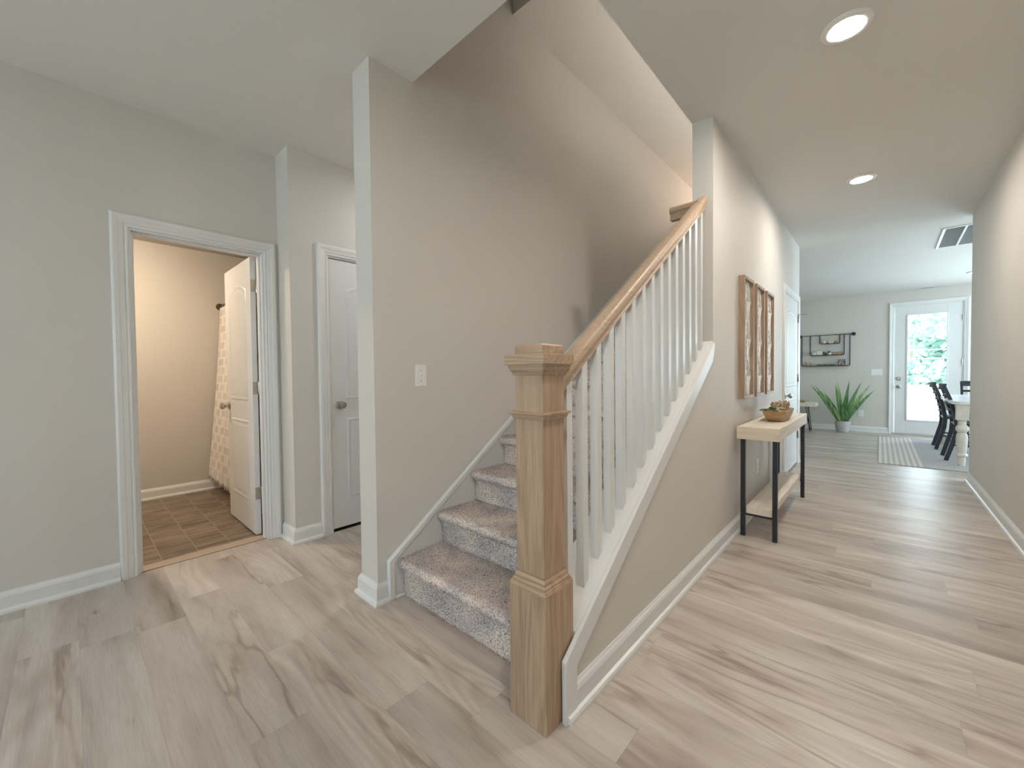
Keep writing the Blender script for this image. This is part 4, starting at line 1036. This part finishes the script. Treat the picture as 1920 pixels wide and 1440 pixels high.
for cx_ in (.735, tx1-.09):
    for cy_ in (7.215, ty1-.095):
        lg = MB(); lg.box(cx_-.052, cx_+.052, cy_-.052, cy_+.052, .56, .748)
        lg.lathe([(.050, .56), (.036, .545), (.036, .50), (.046, .49), (.055, .465), (.055, .44), (.044, .415), (.034, .405), (.045, .39), (.051, .35), (.050, .28), (.043, .20), (.038, .16), (.050, .145), (.052, .13), (.044, .118), (.033, .112), (.036, .06), (.030, RZ)], cx_, cy_, 24)
        lg.build('leg', whitew, DT, smooth=True)

def make_chair():
    t = thing('dining_chair', 'x', 'chair', (0, 0, 0))
    W_ = .215
    for s_ in (-1, 1):
        MB().bar([(-.275, s_*W_*.98, 0), (-.235, s_*W_, .16), (-.195, s_*W_, .33), (-.185, s_*W_, .46), (-.205, s_*W_, .60), (-.245, s_*W_, .78), (-.305, s_*W_, .965)], .015, [.020, .021, .022, .022, .019, .017, .014], side=(0, 1, 0)).build('back_leg', M['blackwood'], t, bevel=.002)
        MB().bar([(.215, s_*.20, 0), (.20, s_*.205, .44)], .017, .017).build('front_leg', M['blackwood'], t, bevel=.002)
        MB().bar([(-.22, s_*W_, .20), (.21, s_*.203, .20)], .009, .011, side=(0, 0, 1)).build('side_stretcher', M['blackwood'], t)
    MB().prism([(-.20, -.215), (.235, -.235), (.235, .235), (-.20, .215)], 'Z', .445, .475).build('seat', M['blackwood'], t, bevel=.008)
    def curve_slat(z, x, hh, th=.009):
        pts = [(x-.028*(1-(q/4-1)**2), -W_+q*W_/4, z) for q in range(9)]
        return MB().bar(pts, hh, th, side=(.22, 0, 1))
    curve_slat(.935, -.292, .040, .010).build('top_rail', M['blackwood'], t, bevel=.002)
    for z, x in ((.82, -.258), (.73, -.235), (.64, -.215), (.56, -.200)): curve_slat(z, x, .016).build('slat', M['blackwood'], t)
    return t
ch = make_chair()
ch['label'] = 'black ladderback dining chair nearest to the camera on the left of the table'; ch['group'] = 'black ladderback chairs round the dining table'
ch.location = (.905, 7.705, RZ+.004)
c2 = copy_tree(ch); c2.location = (.885, 8.68, RZ+.004); c2['label'] = 'black ladderback dining chair behind the nearest one on the left side of the table'
c3 = copy_tree(ch); c3.location = (1.165, 9.16, RZ+.004); c3.rotation_euler = (0, 0, -pi/2); c3['label'] = 'black ladderback dining chair at the far head of the table by the back door'

# ------------------------------------------------------------------ outside, seen through the back door
grass = noisy('bright_dry_lawn', (.55, .55, .40), (.75, .73, .60), 2, rough=.95)
struct(MB().box(-60, 80, YF+.12, 140, -.30, -.20).build('lawn', grass))
struct(MB().box(-1.2, 4.5, YF+.12, 13.2, -.199, -.02).build('patio_slab', noisy('concrete', (.55, .54, .51), (.66, .65, .62), 5, rough=.9)))
leafm = noisy('tree_leaf', (.30, .46, .40), (.62, .74, .64), 1.5, rough=.8, lo=.4, hi=.6)
trunkm = noisy('tree_bark', (.22, .20, .17), (.34, .31, .27), 8, rough=.9)
def tree(x, y, h_, r_, lab, seed):
    rnd = random.Random(seed)
    t = thing('tree', lab, 'tree', (x, y, -.2), group='trees beyond the lawn')
    MB().tube([(x, y, -.2), (x+.1, y, h_*.35), (x, y, h_*.7)], [.28, .2, .1], 8).build('trunk', trunkm, t)
    V = []; F = []
    for q in range(520):
        a = rnd.uniform(0, 2*pi); e = rnd.uniform(-.9, 1.5); rr = r_*rnd.uniform(.55, 1.05)
        p = Vector((x+rr*cos(a)*cos(e), y+rr*sin(a)*cos(e)*.8, h_*.56+rr*sin(e)*h_*.42/r_))
        n_ = Vector((rnd.gauss(0, 1), rnd.gauss(0, 1), rnd.gauss(0, 1))).normalized(); u_ = n_.orthogonal().normalized(); v_ = n_.cross(u_); s_ = rnd.uniform(.35, .8)
        k_ = len(V); 
        for g in range(6): V.append(tuple(p+u_*(s_*cos(g*pi/3))+v_*(s_*.7*sin(g*pi/3))+n_*rnd.uniform(-.1, .1)))
        F.append(tuple(range(k_, k_+6)))
    MB().add(V, F).build('crown', leafm, t)
tree(-1.5, 62, 8.5, 4.0, 'bushy pale green tree at the left of the view through the back door glass', 1)
tree(6.2, 68, 6.5, 3.2, 'round tree behind the middle of the view through the back door glass', 2)
tree(9.6, 62, 7.2, 3.2, 'bushy tree at the right of the view through the back door glass', 3)
tree(3.6, 90, 13.0, 6, 'tallest pale tree rising farthest behind the others outside the back door', 4)
tree(19, 66, 7.5, 4.2, 'tree beyond the right edge of the back door glass', 5)
hd = MB()
rnd = random.Random(9); V = []; F = []
for q in range(900):
    p = Vector((rnd.uniform(-6, 18), 55+rnd.uniform(-.5, .5), rnd.uniform(-.2, 1.9))); s_ = .4; k_ = len(V); n_ = Vector((rnd.gauss(0, 1), rnd.gauss(0, 1), rnd.gauss(0, 1))).normalized(); u_ = n_.orthogonal().normalized(); v_ = n_.cross(u_)
    for g in range(6): V.append(tuple(p+u_*(s_*cos(g*pi/3))+v_*(s_*.7*sin(g*pi/3))))
    F.append(tuple(range(k_, k_+6)))
tag(hd.add(V, F).build('hedge', leafm), 'long low hedge of dark shrubs across the far edge of the lawn', 'hedge')
for z, lb in ((2.95, 'upper'), (2.2, 'lower')):
    tag(MB().tube([(-12+q*4, 50, z+.004*(q*4-16)**2*.1) for q in range(9)], .035, 6).build('overhead_cable', M['plastic']), lb+' of the two pale overhead cables crossing the view outside', 'cable', 'overhead cables outside')
pc = thing('patio_table', 'low thin metal frame table on the patio outside the door', 'patio table', (.80, 11.6, -.02))
for x in (.66, .96):
    for y in (11.5, 11.75): MB().tube([(x, y, -.02), (x, y, .36)], .008, 6).build('leg', M['nickel'], pc)
MB().box(.65, .97, 11.49, 11.76, .36, .375).build('tabletop', M['nickel'], pc)
